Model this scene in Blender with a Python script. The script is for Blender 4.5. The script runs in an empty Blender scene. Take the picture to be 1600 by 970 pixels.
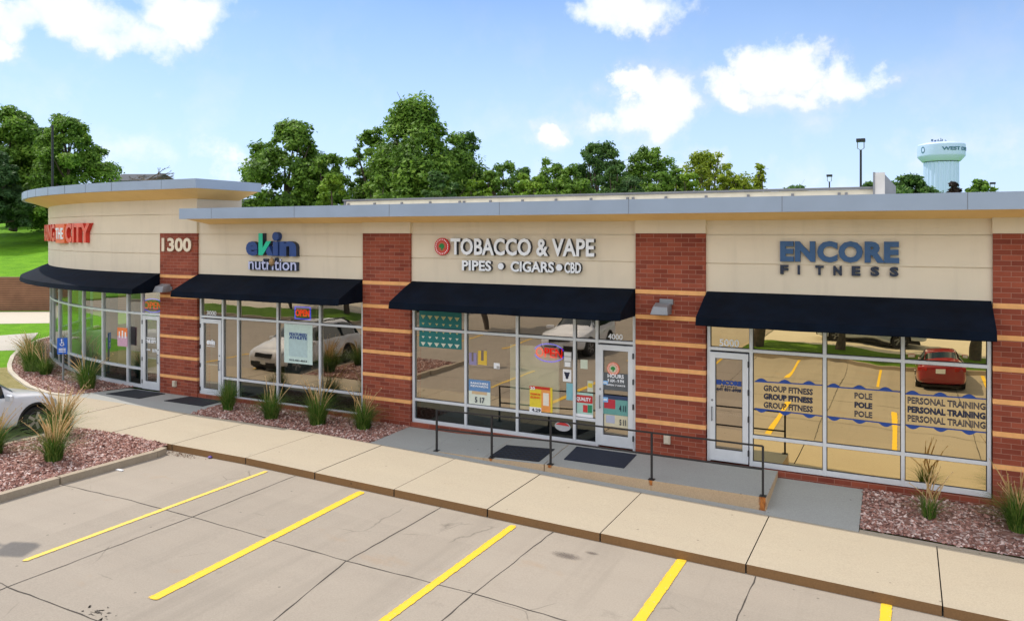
import bpy, bmesh, math, random
import numpy as np
from mathutils import Vector, Matrix
R = math.radians
S = bpy.context.scene
COL = S.collection
rnd = random.Random(7)

# ------------------------------------------------------------------ camera
PSI = R(27.05); FPX = 1205.0; CAMH = 5.1; CAMD = 16.33
cam = bpy.data.cameras.new('camera'); camo = bpy.data.objects.new('camera', cam); COL.objects.link(camo)
camo.location = (0, -CAMD, CAMH); camo.rotation_euler = (R(90), 0, PSI)
cam.sensor_width = 36; cam.lens = FPX / 1600 * 36; cam.shift_y = -(485 - 364) / 1600
cam.clip_start = .1; cam.clip_end = 3000
S.camera = camo

# ------------------------------------------------------------------ sun, sky
to_sun = Vector((-.65, .141, 1)).normalized()
sun = bpy.data.lights.new('sun', 'SUN'); sun.energy = 2.8; sun.angle = R(.5); sun.color = (1, .93, .82)
so = bpy.data.objects.new('sun', sun); COL.objects.link(so); so.location = (-30, 10, 60)
so.rotation_euler = to_sun.to_track_quat('Z', 'Y').to_euler()
el = math.asin(to_sun.z); az = math.atan2(to_sun.x, to_sun.y)

world = bpy.data.worlds.new('World'); S.world = world; world.use_nodes = True
wt = world.node_tree; wt.nodes.clear()
def wn(t, **k):
    n = wt.nodes.new(t)
    for a, b in k.items(): setattr(n, a, b)
    return n
def wl(a, b): wt.links.new(a, b)
def wm(op, a, b=None, c=None, clamp=False):
    n = wn('ShaderNodeMath', operation=op, use_clamp=clamp)
    for i, v in enumerate((a, b, c)):
        if v is None: continue
        if isinstance(v, (int, float)): n.inputs[i].default_value = v
        else: wl(v, n.inputs[i])
    return n.outputs[0]
sky = wn('ShaderNodeTexSky', sky_type='NISHITA', sun_disc=False, sun_elevation=el, sun_rotation=az)
sky.air_density = 1.0; sky.dust_density = .6; sky.ozone_density = 2.0; sky.altitude = 200
tc = wn('ShaderNodeTexCoord'); sp = wn('ShaderNodeSeparateXYZ'); wl(tc.outputs['Generated'], sp.inputs[0])
nz = wn('ShaderNodeTexNoise'); nz.inputs['Scale'].default_value = 13; nz.inputs['Detail'].default_value = 10; nz.inputs['Roughness'].default_value = .58
wl(tc.outputs['Generated'], nz.inputs['Vector'])
nz2 = wn('ShaderNodeTexNoise'); nz2.inputs['Scale'].default_value = 2.2; nz2.inputs['Detail'].default_value = 5
wl(tc.outputs['Generated'], nz2.inputs['Vector'])
azn = wm('ARCTAN2', sp.outputs[0], sp.outputs[1]); eln = wm('ARCSINE', sp.outputs[2])
wz = wn('ShaderNodeTexNoise'); wz.inputs['Scale'].default_value = 8; wz.inputs['Detail'].default_value = 10; wz.inputs['Roughness'].default_value = .62; wl(tc.outputs['Generated'], wz.inputs['Vector'])
wsp = wn('ShaderNodeSeparateXYZ'); wl(wz.outputs['Color'], wsp.inputs[0])
azn = wm('ADD', azn, wm('MULTIPLY', wm('SUBTRACT', wsp.outputs[0], .5), R(13))); elw = wm('ADD', eln, wm('MULTIPLY', wm('SUBTRACT', wsp.outputs[1], .5), R(8)))
# clouds: azimuth, elevation, half widths (degrees), density
clouds = [(-57,14.2,5.6,2.5,2.02),(-50.5,14.8,5.8,2.6,2.02),(-46.6,14,2.4,1.8,0.9),(-60.5,11.6,3.2,1.4,1.71),
          (-47.6,5.3,2.5,1.5,1.71),(-52.2,4.9,2,1.2,0.7),(-51.8,9.6,1.6,0.8,0.45),(-56.5,8.9,1.5,0.9,0.4),
          (-18.2,16.2,5.4,2,2.09),(-11.5,15.8,2,1.2,0.8),
          (-17,9.4,4.4,3.4,2.0),(-18.4,11.4,1.9,1.6,2.02),(-24,7.8,2.3,1.5,1.78),(-21,7.2,4.6,1.2,0.55),
          (-7.6,11.8,3.6,2.4,2.09),(-3.8,10.6,3.2,2.2,2.02),(-10,10.2,3.4,1.6,1.86),(-5.5,8.2,5,1.3,0.6),
          (-14,4.8,2.4,1.2,0.8),(-16.5,5.2,2.4,1.3,0.8),(-10,5.1,1.7,0.9,0.6),
          (2.4,4.6,4.2,1.9,0.85),(-2.5,3.6,3.2,1.2,0.6),(6.8,14.6,3.6,2.2,0.9),(3.5,15.2,2.5,1.4,0.7),
          (-38,10.2,1,0.6,0.4),(-30,2.6,9,0.9,0.4),(-60,3.4,4,1.1,0.5),(-13,6.0,6.5,1.3,.85),(-27,4.5,5,1.1,.6),(-54,13.3,5,2.2,1.9),(-60,13.5,4,2.4,1.9),(-15.5,7.6,3.6,1.5,.9),(-6,9.4,4.5,1.6,1.2)]
acc = None
for (a, e, wa, we, dn) in clouds:
    dx = wm('DIVIDE', wm('SUBTRACT', azn, R(a)), R(wa) * 1.36); dy = wm('DIVIDE', wm('SUBTRACT', elw, R(e)), R(we) * 1.3)
    r2 = wm('SQRT', wm('ADD', wm('MULTIPLY', dx, dx), wm('MULTIPLY', dy, dy)))
    v = wm('MULTIPLY', wm('SUBTRACT', 1.0, r2, clamp=True), dn)
    acc = v if acc is None else wm('MAXIMUM', acc, v)
nv = wm('SUBTRACT', nz.outputs[0], .5)
gate = wm('MULTIPLY', acc, 4.0, clamp=True)
dens = wm('ADD', wm('SUBTRACT', acc, .20), wm('MULTIPLY', wm('MULTIPLY', nv, 2.0), gate))
mr = wn('ShaderNodeMapRange', interpolation_type='SMOOTHSTEP'); mr.inputs[1].default_value = 0; mr.inputs[2].default_value = 1.25; mr.inputs[3].default_value = 0; mr.inputs[4].default_value = .96
wl(dens, mr.inputs[0])
# thin high veil that whitens the low sky
veil = wm('MULTIPLY', wm('POWER', wm('SUBTRACT', 1.0, wm('DIVIDE', eln, R(21)), clamp=True), 1.05), .96)
veil = wm('ADD', veil, wm('MULTIPLY', wm('SUBTRACT', nz2.outputs[0], .5), .35), clamp=True)
cl = wm('MAXIMUM', mr.outputs[0], veil)
ccol = wn('ShaderNodeMix', data_type='RGBA'); ccol.inputs[6].default_value = (5.9, 7.5, 10.6, 1); ccol.inputs[7].default_value = (8.5, 8.55, 8.8, 1)
wl(wm('MULTIPLY', wm('ADD', mr.outputs[0], wm('MULTIPLY', nv, 2.2)), 1.0, clamp=True), ccol.inputs[0])
mx = wn('ShaderNodeMix', data_type='RGBA'); wl(cl, mx.inputs[0])
tint = wn('ShaderNodeMix', data_type='RGBA', blend_type='MULTIPLY'); tint.inputs[0].default_value = 1; tint.inputs[7].default_value = (.80, 1.0, 1.24, 1); wl(sky.outputs[0], tint.inputs[6]); wl(tint.outputs[2], mx.inputs[6]); wl(ccol.outputs[2], mx.inputs[7])
# unseen cloud banks added overhead and behind the viewer to brighten the shop fronts
high = wn('ShaderNodeMapRange', interpolation_type='SMOOTHSTEP'); high.inputs[1].default_value = R(21); high.inputs[2].default_value = R(34); wl(eln, high.inputs[0])
back = wn('ShaderNodeMapRange', interpolation_type='SMOOTHSTEP'); back.inputs[1].default_value = .0; back.inputs[2].default_value = .35
wl(wm('MULTIPLY', sp.outputs[1], -1.0), back.inputs[0])
nz3 = wn('ShaderNodeTexNoise'); nz3.inputs['Scale'].default_value = 3.1; nz3.inputs['Detail'].default_value = 8; wl(tc.outputs['Generated'], nz3.inputs['Vector'])
cov = wn('ShaderNodeMapRange', interpolation_type='SMOOTHSTEP'); cov.inputs[1].default_value = .36; cov.inputs[2].default_value = .52; wl(nz3.outputs[0], cov.inputs[0])
up = wm('MULTIPLY', wm('MAXIMUM', wm('MULTIPLY', high.outputs[0], .55), back.outputs[0]), wm('GREATER_THAN', sp.outputs[2], 0.0))
mb = wn('ShaderNodeMix', data_type='RGBA'); wl(wm('MULTIPLY', up, cov.outputs[0]), mb.inputs[0]); wl(mx.outputs[2], mb.inputs[6]); mb.inputs[7].default_value = (14.2, 14.3, 14.7, 1); mx = mb
bg = wn('ShaderNodeBackground'); bg.inputs['Strength'].default_value = .1; wl(mx.outputs[2], bg.inputs['Color'])
wo = wn('ShaderNodeOutputWorld'); wl(bg.outputs[0], wo.inputs['Surface'])

S.view_settings.view_transform = 'Standard'; S.view_settings.look = 'None'; S.view_settings.gamma = 1
S.view_settings.exposure = 0.36; S.view_settings.use_curve_mapping = False
S.render.engine = 'CYCLES'; S.render.resolution_x = 1024; S.render.resolution_y = 620
S.cycles.max_bounces = 7; S.cycles.transparent_max_bounces = 12; S.cycles.use_denoising = True
S.cycles.sample_clamp_indirect = 8

# ------------------------------------------------------------------ survey helpers (true planes of the place, metres)
sP, cP = math.sin(PSI), math.cos(PSI)
def ray(px, py):
    u = (px - 800) / FPX; v = (364 - py) / FPX
    return (-sP + u * cP, cP + u * sP, v)
def W(px, py, Y=0.0):
    r = ray(px, py); t = (Y + CAMD) / r[1]
    return (r[0] * t, CAMH + r[2] * t)
def gz(x):                       # the pavement falls gently towards the right
    return .2 if x < -13 else .2 - .0235 * (x + 13)
def G(px, py, off=0.0):
    z = 0.
    for _ in range(25):
        r = ray(px, py); t = (z + off - CAMH) / r[2]; x = r[0] * t; y = -CAMD + r[1] * t; z = gz(x)
    return (x, y)
def D(px, py, d):
    r = ray(px, py); return (r[0] * d, -CAMD + r[1] * d, CAMH + r[2] * d)

# ------------------------------------------------------------------ object helpers
OFF = {}
def tag(o, label=None, cat=None, group=None, kind=None):
    if label: o['label'] = label
    if cat: o['category'] = cat
    if group: o['group'] = group
    if kind: o['kind'] = kind
    return o
def empty(name, loc=(0, 0, 0), label=None, cat=None, group=None):
    o = bpy.data.objects.new(name, None); COL.objects.link(o); o.location = loc; o.empty_display_size = .2
    OFF[o.name] = Vector(loc); return tag(o, label, cat, group)
class MB:
    def __init__(s): s.v = []; s.f = []; s.m = []
    def add(s, vs, fs, m=0):
        n = len(s.v); s.v += [tuple(a) for a in vs]; s.f += [tuple(i + n for i in f) for f in fs]; s.m += [m] * len(fs); return s
    def box(s, x0, x1, y0, y1, z0, z1, m=0):
        return s.add([(x0,y0,z0),(x1,y0,z0),(x1,y1,z0),(x0,y1,z0),(x0,y0,z1),(x1,y0,z1),(x1,y1,z1),(x0,y1,z1)],
                     [(0,3,2,1),(4,5,6,7),(0,1,5,4),(1,2,6,5),(2,3,7,6),(3,0,4,7)], m)
    def obox(s, c, ax, ay, az_, m=0):      # oriented box: centre, three half axes
        c, ax, ay, az_ = map(Vector, (c, ax, ay, az_)); vs = []
        for k in (-1, 1):
            for (i, j) in ((-1,-1),(1,-1),(1,1),(-1,1)): vs.append(c + ax*i + ay*j + az_*k)
        return s.add(vs, [(0,3,2,1),(4,5,6,7),(0,1,5,4),(1,2,6,5),(2,3,7,6),(3,0,4,7)], m)
    def quad(s, a, b, c, d, m=0): return s.add([a, b, c, d], [(0,1,2,3)], m)
    def poly(s, pts, m=0): return s.add(pts, [tuple(range(len(pts)))], m)
    def slab(s, pts, z0, z1, m=0, ms=None):          # pts ccw (x,y); z may be callables
        n = len(pts); f0 = z0 if callable(z0) else (lambda x, y: z0); f1 = z1 if callable(z1) else (lambda x, y: z1)
        vs = [(x, y, f0(x, y)) for x, y in pts] + [(x, y, f1(x, y)) for x, y in pts]
        s.add(vs, [tuple(range(n, 2*n))], m)
        s.add(vs, [(i, (i+1) % n, n + (i+1) % n, n + i) for i in range(n)], m if ms is None else ms)
        return s
    def tube(s, p0, p1, r0, r1=None, n=8, m=0, caps=True):
        r1 = r0 if r1 is None else r1; p0 = Vector(p0); p1 = Vector(p1); d = (p1 - p0)
        if d.length < 1e-6: return s
        d.normalize(); a = d.orthogonal().normalized(); b = d.cross(a)
        vs = []
        for p, r in ((p0, r0), (p1, r1)):
            for i in range(n):
                t = 2*math.pi*i/n; vs.append(p + a*math.cos(t)*r + b*math.sin(t)*r)
        fs = [(i, (i+1) % n, n+(i+1) % n, n+i) for i in range(n)]
        if caps: fs += [tuple(range(n-1, -1, -1)), tuple(range(n, 2*n))]
        return s.add(vs, fs, m)
    def lathe(s, prof, c=(0,0,0), n=24, m=0, axis='z'):
        vs = []
        for r, h in prof:
            for i in range(n):
                t = 2*math.pi*i/n
                p = (r*math.cos(t), r*math.sin(t), h) if axis == 'z' else ((h, r*math.cos(t), r*math.sin(t)) if axis == 'x' else (r*math.cos(t), h, r*math.sin(t)))
                vs.append((p[0]+c[0], p[1]+c[1], p[2]+c[2]))
        fs = []
        for k in range(len(prof)-1):
            for i in range(n): fs.append((k*n+i, k*n+(i+1) % n, (k+1)*n+(i+1) % n, (k+1)*n+i))
        fs.append(tuple(range(n-1, -1, -1))); fs.append(tuple(range((len(prof)-1)*n, len(prof)*n)))
        return s.add(vs, fs, m)
    def build(s, name, mats, parent=None, smooth=False, bevel=0, recalc=True):
        off = OFF.get(parent.name, Vector((0,0,0))) if parent else Vector((0,0,0))
        me = bpy.data.meshes.new(name)
        me.from_pydata([tuple(Vector(v) - off) for v in s.v], [], s.f)
        for mm in (mats if isinstance(mats, (list, tuple)) else [mats]): me.materials.append(mm)
        me.polygons.foreach_set('material_index', s.m)
        if recalc:
            bm = bmesh.new(); bm.from_mesh(me); bmesh.ops.recalc_face_normals(bm, faces=bm.faces); bm.to_mesh(me); bm.free()
        if smooth:
            me.polygons.foreach_set('use_smooth', [True]*len(me.polygons)); me.set_sharp_from_angle(angle=R(38))
        me.update()
        o = bpy.data.objects.new(name, me); COL.objects.link(o)
        if parent: o.parent = parent; OFF[o.name] = off.copy()
        else: OFF[o.name] = Vector((0,0,0))
        if bevel:
            b = o.modifiers.new('bevel', 'BEVEL'); b.width = bevel; b.segments = 2; b.limit_method = 'ANGLE'; b.angle_limit = R(40)
        return o
def copy_tree(o, parent=None):
    c = o.copy(); COL.objects.link(c); c.parent = parent
    for ch in list(o.children): copy_tree(ch, c)
    return c

# ------------------------------------------------------------------ materials
MC = {}
def nmat(name):
    m = bpy.data.materials.new(name); m.use_nodes = True; t = m.node_tree; t.nodes.clear()
    out = t.nodes.new('ShaderNodeOutputMaterial'); b = t.nodes.new('ShaderNodeBsdfPrincipled'); t.links.new(b.outputs[0], out.inputs[0])
    return m, t, b, out
def N(t, ty, **k):
    n = t.nodes.new(ty)
    for a, b in k.items():
        if a in n.inputs.keys(): n.inputs[a].default_value = b
        else: setattr(n, a, b)
    return n
def ramp(t, fac, stops):
    r = t.nodes.new('ShaderNodeValToRGB'); t.links.new(fac, r.inputs[0])
    while len(r.color_ramp.elements) < len(stops): r.color_ramp.elements.new(.5)
    for e, (p, c) in zip(r.color_ramp.elements, stops): e.position = p; e.color = (*c, 1) if len(c) == 3 else c
    return r.outputs[0]
def mixc(t, f, a, b, mode='MIX'):
    n = t.nodes.new('ShaderNodeMix'); n.data_type = 'RGBA'; n.blend_type = mode
    for i, v in ((0, f), (6, a), (7, b)):
        if isinstance(v, (int, float)): n.inputs[i].default_value = v
        elif isinstance(v, tuple): n.inputs[i].default_value = (*v, 1) if len(v) == 3 else v
        else: t.links.new(v, n.inputs[i])
    return n.outputs[2]
def noise(t, scale, detail=4, rough=.55, vec=None, stretch=None):
    n = N(t, 'ShaderNodeTexNoise', Scale=scale, Detail=detail, Roughness=rough)
    g = t.nodes.new('ShaderNodeNewGeometry'); v = g.outputs['Position']
    if stretch:
        mp = t.nodes.new('ShaderNodeMapping'); mp.inputs['Scale'].default_value = stretch; t.links.new(v, mp.inputs[0]); v = mp.outputs[0]
    t.links.new(v if vec is None else vec, n.inputs['Vector']); return n.outputs[0]
def bump(t, b, h, s=.2, d=.02):
    n = N(t, 'ShaderNodeBump', Strength=s, Distance=d); t.links.new(h, n.inputs['Height']); t.links.new(n.outputs[0], b.inputs['Normal'])
def flat(name, col, rough=.5, metal=0, var=.12, sc=3, spec=.5, bmp=0, bsc=60, coat=0):
    if name in MC: return MC[name]
    m, t, b, o = nmat(name)
    f = noise(t, sc, 5)
    c = ramp(t, f, [(.25, tuple(max(0, x*(1-var)) for x in col)), (.75, tuple(min(1, x*(1+var)) for x in col))])
    t.links.new(c, b.inputs['Base Color']); b.inputs['Roughness'].default_value = rough; b.inputs['Metallic'].default_value = metal
    b.inputs['Specular IOR Level'].default_value = spec
    if coat: b.inputs['Coat Weight'].default_value = coat; b.inputs['Coat Roughness'].default_value = .05
    if bmp: bump(t, b, noise(t, bsc, 3), bmp, .01)
    MC[name] = m; return m
def emis(name, col, st):
    m, t, b, o = nmat(name); b.inputs['Base Color'].default_value = (*col, 1); b.inputs['Emission Color'].default_value = (*col, 1)
    f = noise(t, 20, 2); r = N(t, 'ShaderNodeMapRange'); t.links.new(f, r.inputs[0]); r.inputs[3].default_value = st*.85; r.inputs[4].default_value = st*1.15
    t.links.new(r.outputs[0], b.inputs['Emission Strength']); return m

def m_concrete(name, base, dark, warm, joint_rough=.9, stain=.5, speck=True, slabs=False):
    m, t, b, o = nmat(name)
    big = noise(t, .35, 5, .6); mid = noise(t, 2.1, 6, .6); fine = noise(t, 42, 4, .7); streak = noise(t, 1.3, 5, .6, stretch=(.25, 1.4, 1))
    c = ramp(t, big, [(.3, dark), (.7, base)])
    c = mixc(t, .45, c, ramp(t, mid, [(.3, warm), (.72, base)]))
    c = mixc(t, .35, c, ramp(t, streak, [(.35, dark), (.65, base)]))
    c = mixc(t, .30, c, ramp(t, fine, [(.35, tuple(x*.62 for x in base)), (.65, tuple(min(1, x*1.18) for x in base))]))
    if slabs:
        tk = noise(t, 1.0, 4, .6, stretch=(2.6, .16, 1)); c = mixc(t, ramp(t, tk, [(.52, (0,0,0)), (.70, (.34,)*3)]), c, tuple(x*.62 for x in base))
        gr_ = noise(t, 11, 8, .8); c = mixc(t, ramp(t, gr_, [(.62, (0,0,0)), (.70, (.55,)*3)]), c, tuple(x*.5 for x in base))
        g_ = t.nodes.new('ShaderNodeNewGeometry'); mp = t.nodes.new('ShaderNodeMapping'); mp.inputs['Location'].default_value = (2.0, 6.66, 0); mp.inputs['Scale'].default_value = (1/3.2, 1/3.1, 0); t.links.new(g_.outputs['Position'], mp.inputs[0])
        fl = N(t, 'ShaderNodeVectorMath', operation='FLOOR'); t.links.new(mp.outputs[0], fl.inputs[0]); wn2 = t.nodes.new('ShaderNodeTexWhiteNoise'); t.links.new(fl.outputs[0], wn2.inputs[0])
        c = mixc(t, .16, c, ramp(t, wn2.outputs[0], [(0, tuple(x*.72 for x in dark)), (1, tuple(min(1, x*1.12) for x in base))]))
        cr = N(t, 'ShaderNodeTexVoronoi', Scale=.55); cr.feature = 'DISTANCE_TO_EDGE'; ds = N(t, 'ShaderNodeTexNoise', Scale=2.5, Detail=6); t.links.new(g_.outputs['Position'], ds.inputs['Vector'])
        vm = N(t, 'ShaderNodeMix'); vm.data_type = 'VECTOR'; vm.inputs[0].default_value = .12; t.links.new(g_.outputs['Position'], vm.inputs[4]); t.links.new(ds.outputs[1], vm.inputs[5]); t.links.new(vm.outputs[1], cr.inputs['Vector'])
        gate_ = ramp(t, noise(t, .5, 3), [(.56, (0,0,0)), (.62, (.7,.7,.7))])
        ck = mixc(t, 1.0, ramp(t, cr.outputs[0], [(.0, (1,1,1)), (.006, (0,0,0))]), gate_, 'MULTIPLY'); c = mixc(t, ck, c, tuple(x*.4 for x in base))
    if stain:
        s = noise(t, .9, 8, .72)
        c = mixc(t, ramp(t, s, [(.63, (0,0,0)), (.74, (stain,)*3)]), c, tuple(x*.45 for x in base))
        rs = noise(t, .62, 6, .65, stretch=(1, 1.7, 1.3))
        c = mixc(t, ramp(t, rs, [(.62, (0,0,0)), (.72, (stain*.55,)*3)]), c, (base[0]*.95, base[1]*.72, base[2]*.5))
    if speck:
        vo = N(t, 'ShaderNodeTexVoronoi', Scale=2.3); g = t.nodes.new('ShaderNodeNewGeometry'); t.links.new(g.outputs['Position'], vo.inputs['Vector'])
        c = mixc(t, ramp(t, vo.outputs[0], [(.035, (.75,)*3), (.06, (0,0,0))]), c, tuple(x*.4 for x in base))
    t.links.new(c, b.inputs['Base Color']); b.inputs['Roughness'].default_value = joint_rough; b.inputs['Specular IOR Level'].default_value = .25
    bump(t, b, fine, .25, .004); return m
M_LOT = m_concrete('lot_concrete', (.365,.315,.255), (.285,.248,.205), (.335,.275,.215), slabs=True)
M_WALK = m_concrete('walk_concrete', (.45,.385,.285), (.395,.34,.258), (.42,.342,.248), stain=.12, speck=True)
M_SLAB = m_concrete('slab_concrete', (.38,.385,.36), (.32,.325,.305), (.35,.335,.30), stain=.25)
M_KERB = m_concrete('kerb_concrete', (.42,.355,.27), (.30,.24,.17), (.34,.24,.15), stain=.6)
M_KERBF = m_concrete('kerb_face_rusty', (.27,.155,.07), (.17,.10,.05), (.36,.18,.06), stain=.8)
M_RAMPF = m_concrete('ramp_face', (.55,.41,.27), (.42,.31,.2), (.50,.34,.2), stain=.6)
M_EDGE = m_concrete('edging_concrete', (.62,.56,.46), (.5,.44,.36), (.55,.46,.36), stain=.3)
M_PATH = m_concrete('path_concrete', (.52,.48,.42), (.44,.41,.36), (.5,.44,.37), stain=.1)
M_ROAD = m_concrete('road_pale', (.56,.50,.40), (.48,.43,.35), (.52,.45,.35), stain=.1)
M_JOINT = flat('joint_dark', (.06,.05,.04), .95)
def m_grass(name, a, b_, c_):
    m, t, b, o = nmat(name)
    c = ramp(t, noise(t, 1.1, 7, .65), [(.3, a), (.5, b_), (.72, c_)])
    c = mixc(t, .5, c, ramp(t, noise(t, 14, 5, .7, stretch=(.5,1.5,1)), [(.3, tuple(x*.45 for x in a)), (.7, c_)]))
    t.links.new(c, b.inputs['Base Color']); b.inputs['Roughness'].default_value = .9; b.inputs['Specular IOR Level'].default_value = .1
    bump(t, b, noise(t, 25, 4, .7), .7, .05); return m
M_GRASS = m_grass('lawn', (.06,.19,.005), (.12,.31,.010), (.21,.43,.018))
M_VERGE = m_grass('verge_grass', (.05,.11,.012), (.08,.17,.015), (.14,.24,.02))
M_DRY = m_grass('dry_lawn', (.22,.20,.06), (.32,.28,.11), (.40,.34,.17))
def m_brick():
    m, t, b, o = nmat('red_brick')
    g = t.nodes.new('ShaderNodeNewGeometry'); s = t.nodes.new('ShaderNodeSeparateXYZ'); t.links.new(g.outputs['Position'], s.inputs[0])
    a = N(t, 'ShaderNodeMath', operation='ADD'); t.links.new(s.outputs[0], a.inputs[0]); t.links.new(s.outputs[1], a.inputs[1])
    cb = t.nodes.new('ShaderNodeCombineXYZ'); t.links.new(a.outputs[0], cb.inputs[0])
    z = N(t, 'ShaderNodeMath', operation='SUBTRACT'); t.links.new(s.outputs[2], z.inputs[0]); z.inputs[1].default_value = .084; t.links.new(z.outputs[0], cb.inputs[1])
    br = t.nodes.new('ShaderNodeTexBrick'); t.links.new(cb.outputs[0], br.inputs['Vector'])
    for k, v in (('Scale', 1), ('Mortar Size', .0052), ('Mortar Smooth', .1), ('Bias', .05), ('Brick Width', .305), ('Row Height', .0962)): br.inputs[k].default_value = v
    br.inputs['Color1'].default_value = (.22,.042,.024,1); br.inputs['Color2'].default_value = (.42,.108,.055,1); br.inputs['Mortar'].default_value = (.44,.26,.19,1)
    c = mixc(t, .35, br.outputs['Color'], ramp(t, noise(t, 30, 5, .7), [(.3, (.14,.025,.018)), (.7, (.34,.10,.07))]), 'OVERLAY')
    c = mixc(t, .22, c, ramp(t, noise(t, 1.2, 5, .6), [(.35, (.14,.05,.035)), (.7, (.36,.14,.10))]))
    t.links.new(c, b.inputs['Base Color']); b.inputs['Roughness'].default_value = .85; b.inputs['Specular IOR Level'].default_value = .25
    bump(t, b, br.outputs['Fac'], -.6, .006); return m
M_BRICK = m_brick()
M_BAND = flat('accent_brick', (.80,.40,.15), .8, var=.14, sc=6, bmp=.2)
def m_eifs(name, col, dk):
    m, t, b, o = nmat(name)
    c = ramp(t, noise(t, .8, 6, .6), [(.3, dk), (.7, col)])
    st = noise(t, 1.8, 6, .6, stretch=(2.2, 1, .25))
    c = mixc(t, ramp(t, st, [(.52, (0,0,0)), (.75, (.3,)*3)]), c, tuple(x*.8 for x in dk))
    t.links.new(c, b.inputs['Base Color']); b.inputs['Roughness'].default_value = .9; b.inputs['Specular IOR Level'].default_value = .2
    bump(t, b, noise(t, 110, 3, .6), .25, .004); return m
M_EIFS = m_eifs('cream_render', (.79,.68,.53), (.73,.63,.49))
M_EIFS2 = m_eifs('warm_cream_render', (.76,.60,.40), (.70,.55,.37))
M_SOFFIT = m_eifs('soffit_yellow', (.92,.64,.28), (.86,.58,.25))
M_FASCIA = flat('fascia_metal', (.31,.375,.48), .5, .1, var=.07, sc=1.2)
M_ROOF = flat('roof_membrane', (.45,.44,.41), .9, bmp=.2)
M_AWN = flat('awning_canvas', (.0022,.0055,.013), .82, var=.45, sc=2.2, spec=.1, bmp=.12, bsc=200)
M_ALU = flat('aluminium_frame', (.72,.75,.80), .38, .3, var=.05, sc=4)
M_ALUD = flat('gasket_dark', (.03,.03,.035), .6)
def m_glass(name, tint, refl, fac, wav=.04, wsc=.9):
    m = bpy.data.materials.new(name); m.use_nodes = True; t = m.node_tree; t.nodes.clear()
    out = t.nodes.new('ShaderNodeOutputMaterial'); mx = t.nodes.new('ShaderNodeMixShader')
    tr = t.nodes.new('ShaderNodeBsdfTransparent'); tr.inputs[0].default_value = (*tint, 1)
    gl = t.nodes.new('ShaderNodeBsdfGlossy'); gl.inputs['Roughness'].default_value = .0
    c = ramp(t, noise(t, .8, 3), [(.3, tuple(x*.93 for x in refl)), (.7, refl)]); t.links.new(c, gl.inputs['Color'])
    h = noise(t, wsc, 2, .4, stretch=(1, 1, .55)); bp = N(t, 'ShaderNodeBump', Strength=1, Distance=wav); t.links.new(h, bp.inputs['Height']); t.links.new(bp.outputs[0], gl.inputs['Normal'])
    mx.inputs[0].default_value = fac
    t.links.new(tr.outputs[0], mx.inputs[1]); t.links.new(gl.outputs[0], mx.inputs[2]); t.links.new(mx.outputs[0], out.inputs[0]); return m
M_GLASS = m_glass('storefront_glass', (.80,.84,.78), (.84,.74,.60), .50, .007, .9)
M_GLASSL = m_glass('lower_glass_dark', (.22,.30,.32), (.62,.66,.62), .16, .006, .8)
M_GOLD = m_glass('mirror_film_glass', (.30,.28,.2), (.95,.79,.46), .84, .009, .8)
M_GLASST = m_glass('curved_glass', (.60,.66,.66), (.82,.82,.74), .42, .004, .8)
M_BLACK = flat('black_rubber', (.012,.014,.02), .85, bmp=.3, bsc=80)
M_MAT = flat('mat_navy', (.016,.022,.04), .9, var=.3, sc=30, bmp=.6, bsc=60)
M_IRON = flat('black_iron', (.03,.03,.033), .5, .4)
M_RUST = flat('rust_stain', (.42,.14,.03), .9, var=.5, sc=25)
M_GALV = flat('grey_metal', (.25,.26,.28), .5, .3)
M_WHITE = flat('white_sign', (.86,.86,.88), .4, var=.03)
M_YEL = None
def m_paint(name, col, wear):
    m, t, b, o = nmat(name)
    w = noise(t, 22, 7, .75); c = mixc(t, ramp(t, w, [(wear, (0,0,0)), (wear+.08, (1,1,1))]), col, (.47,.41,.34))
    c = mixc(t, .25, c, ramp(t, noise(t, 3, 5), [(.3, tuple(x*.75 for x in col)), (.7, col)]))
    t.links.new(c, b.inputs['Base Color']); b.inputs['Roughness'].default_value = .75; return m
M_YEL = m_paint('yellow_paint', (.82,.51,.02), .585)
M_YELF = m_paint('yellow_paint_faded', (.80,.55,.09), .55)
# ================================================================== ground, lot, walks
def kindS(o): o['kind'] = 'structure'; return o
g = MB(); g.quad((-900,-900,-.75), (900,-900,-.75), (900,900,-.75), (-900,900,-.75)); kindS(g.build('ground', M_GRASS))
def grid(xs, ys, zf, m=0):
    b = MB(); vs = [(x, y, zf(x, y)) for y in ys for x in xs]; n = len(xs)
    b.add(vs, [(j*n+i, j*n+i+1, (j+1)*n+i+1, (j+1)*n+i) for j in range(len(ys)-1) for i in range(len(xs)-1)], m); return b
lot = grid([-60,-40,-30,-20,-13,-10,0,10,20,40], [-17.2,-12,-8,-3.9], lambda x, y: gz(x)-.15)
kindS(lot.build('parking_lot', M_LOT))
# lawn and street on the far side of the lot (seen mirrored in the glass)
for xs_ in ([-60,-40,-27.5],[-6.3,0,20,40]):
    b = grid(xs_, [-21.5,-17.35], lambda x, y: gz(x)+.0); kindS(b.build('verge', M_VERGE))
    b = MB()
    for x0, x1 in zip(xs_[:-1], xs_[1:]):
        b.add([(x0,-17.35,gz(x0)-.2),(x1,-17.35,gz(x1)-.2),(x1,-17.2,gz(x1)-.2),(x0,-17.2,gz(x0)-.2),(x0,-17.35,gz(x0)+.01),(x1,-17.35,gz(x1)+.01),(x1,-17.2,gz(x1)+.01),(x0,-17.2,gz(x0)+.01)],
              [(4,5,6,7),(2,3,7,6),(0,1,5,4)])
    for x_ in (xs_[0], xs_[-1]): b.box(x_-.15 if x_ == -6.3 else x_, x_ if x_ == -6.3 else x_+.15, -21.5, -17.2, gz(x_)-.2, gz(x_)+.012)
    kindS(b.build('kerb', M_KERB))
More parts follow.
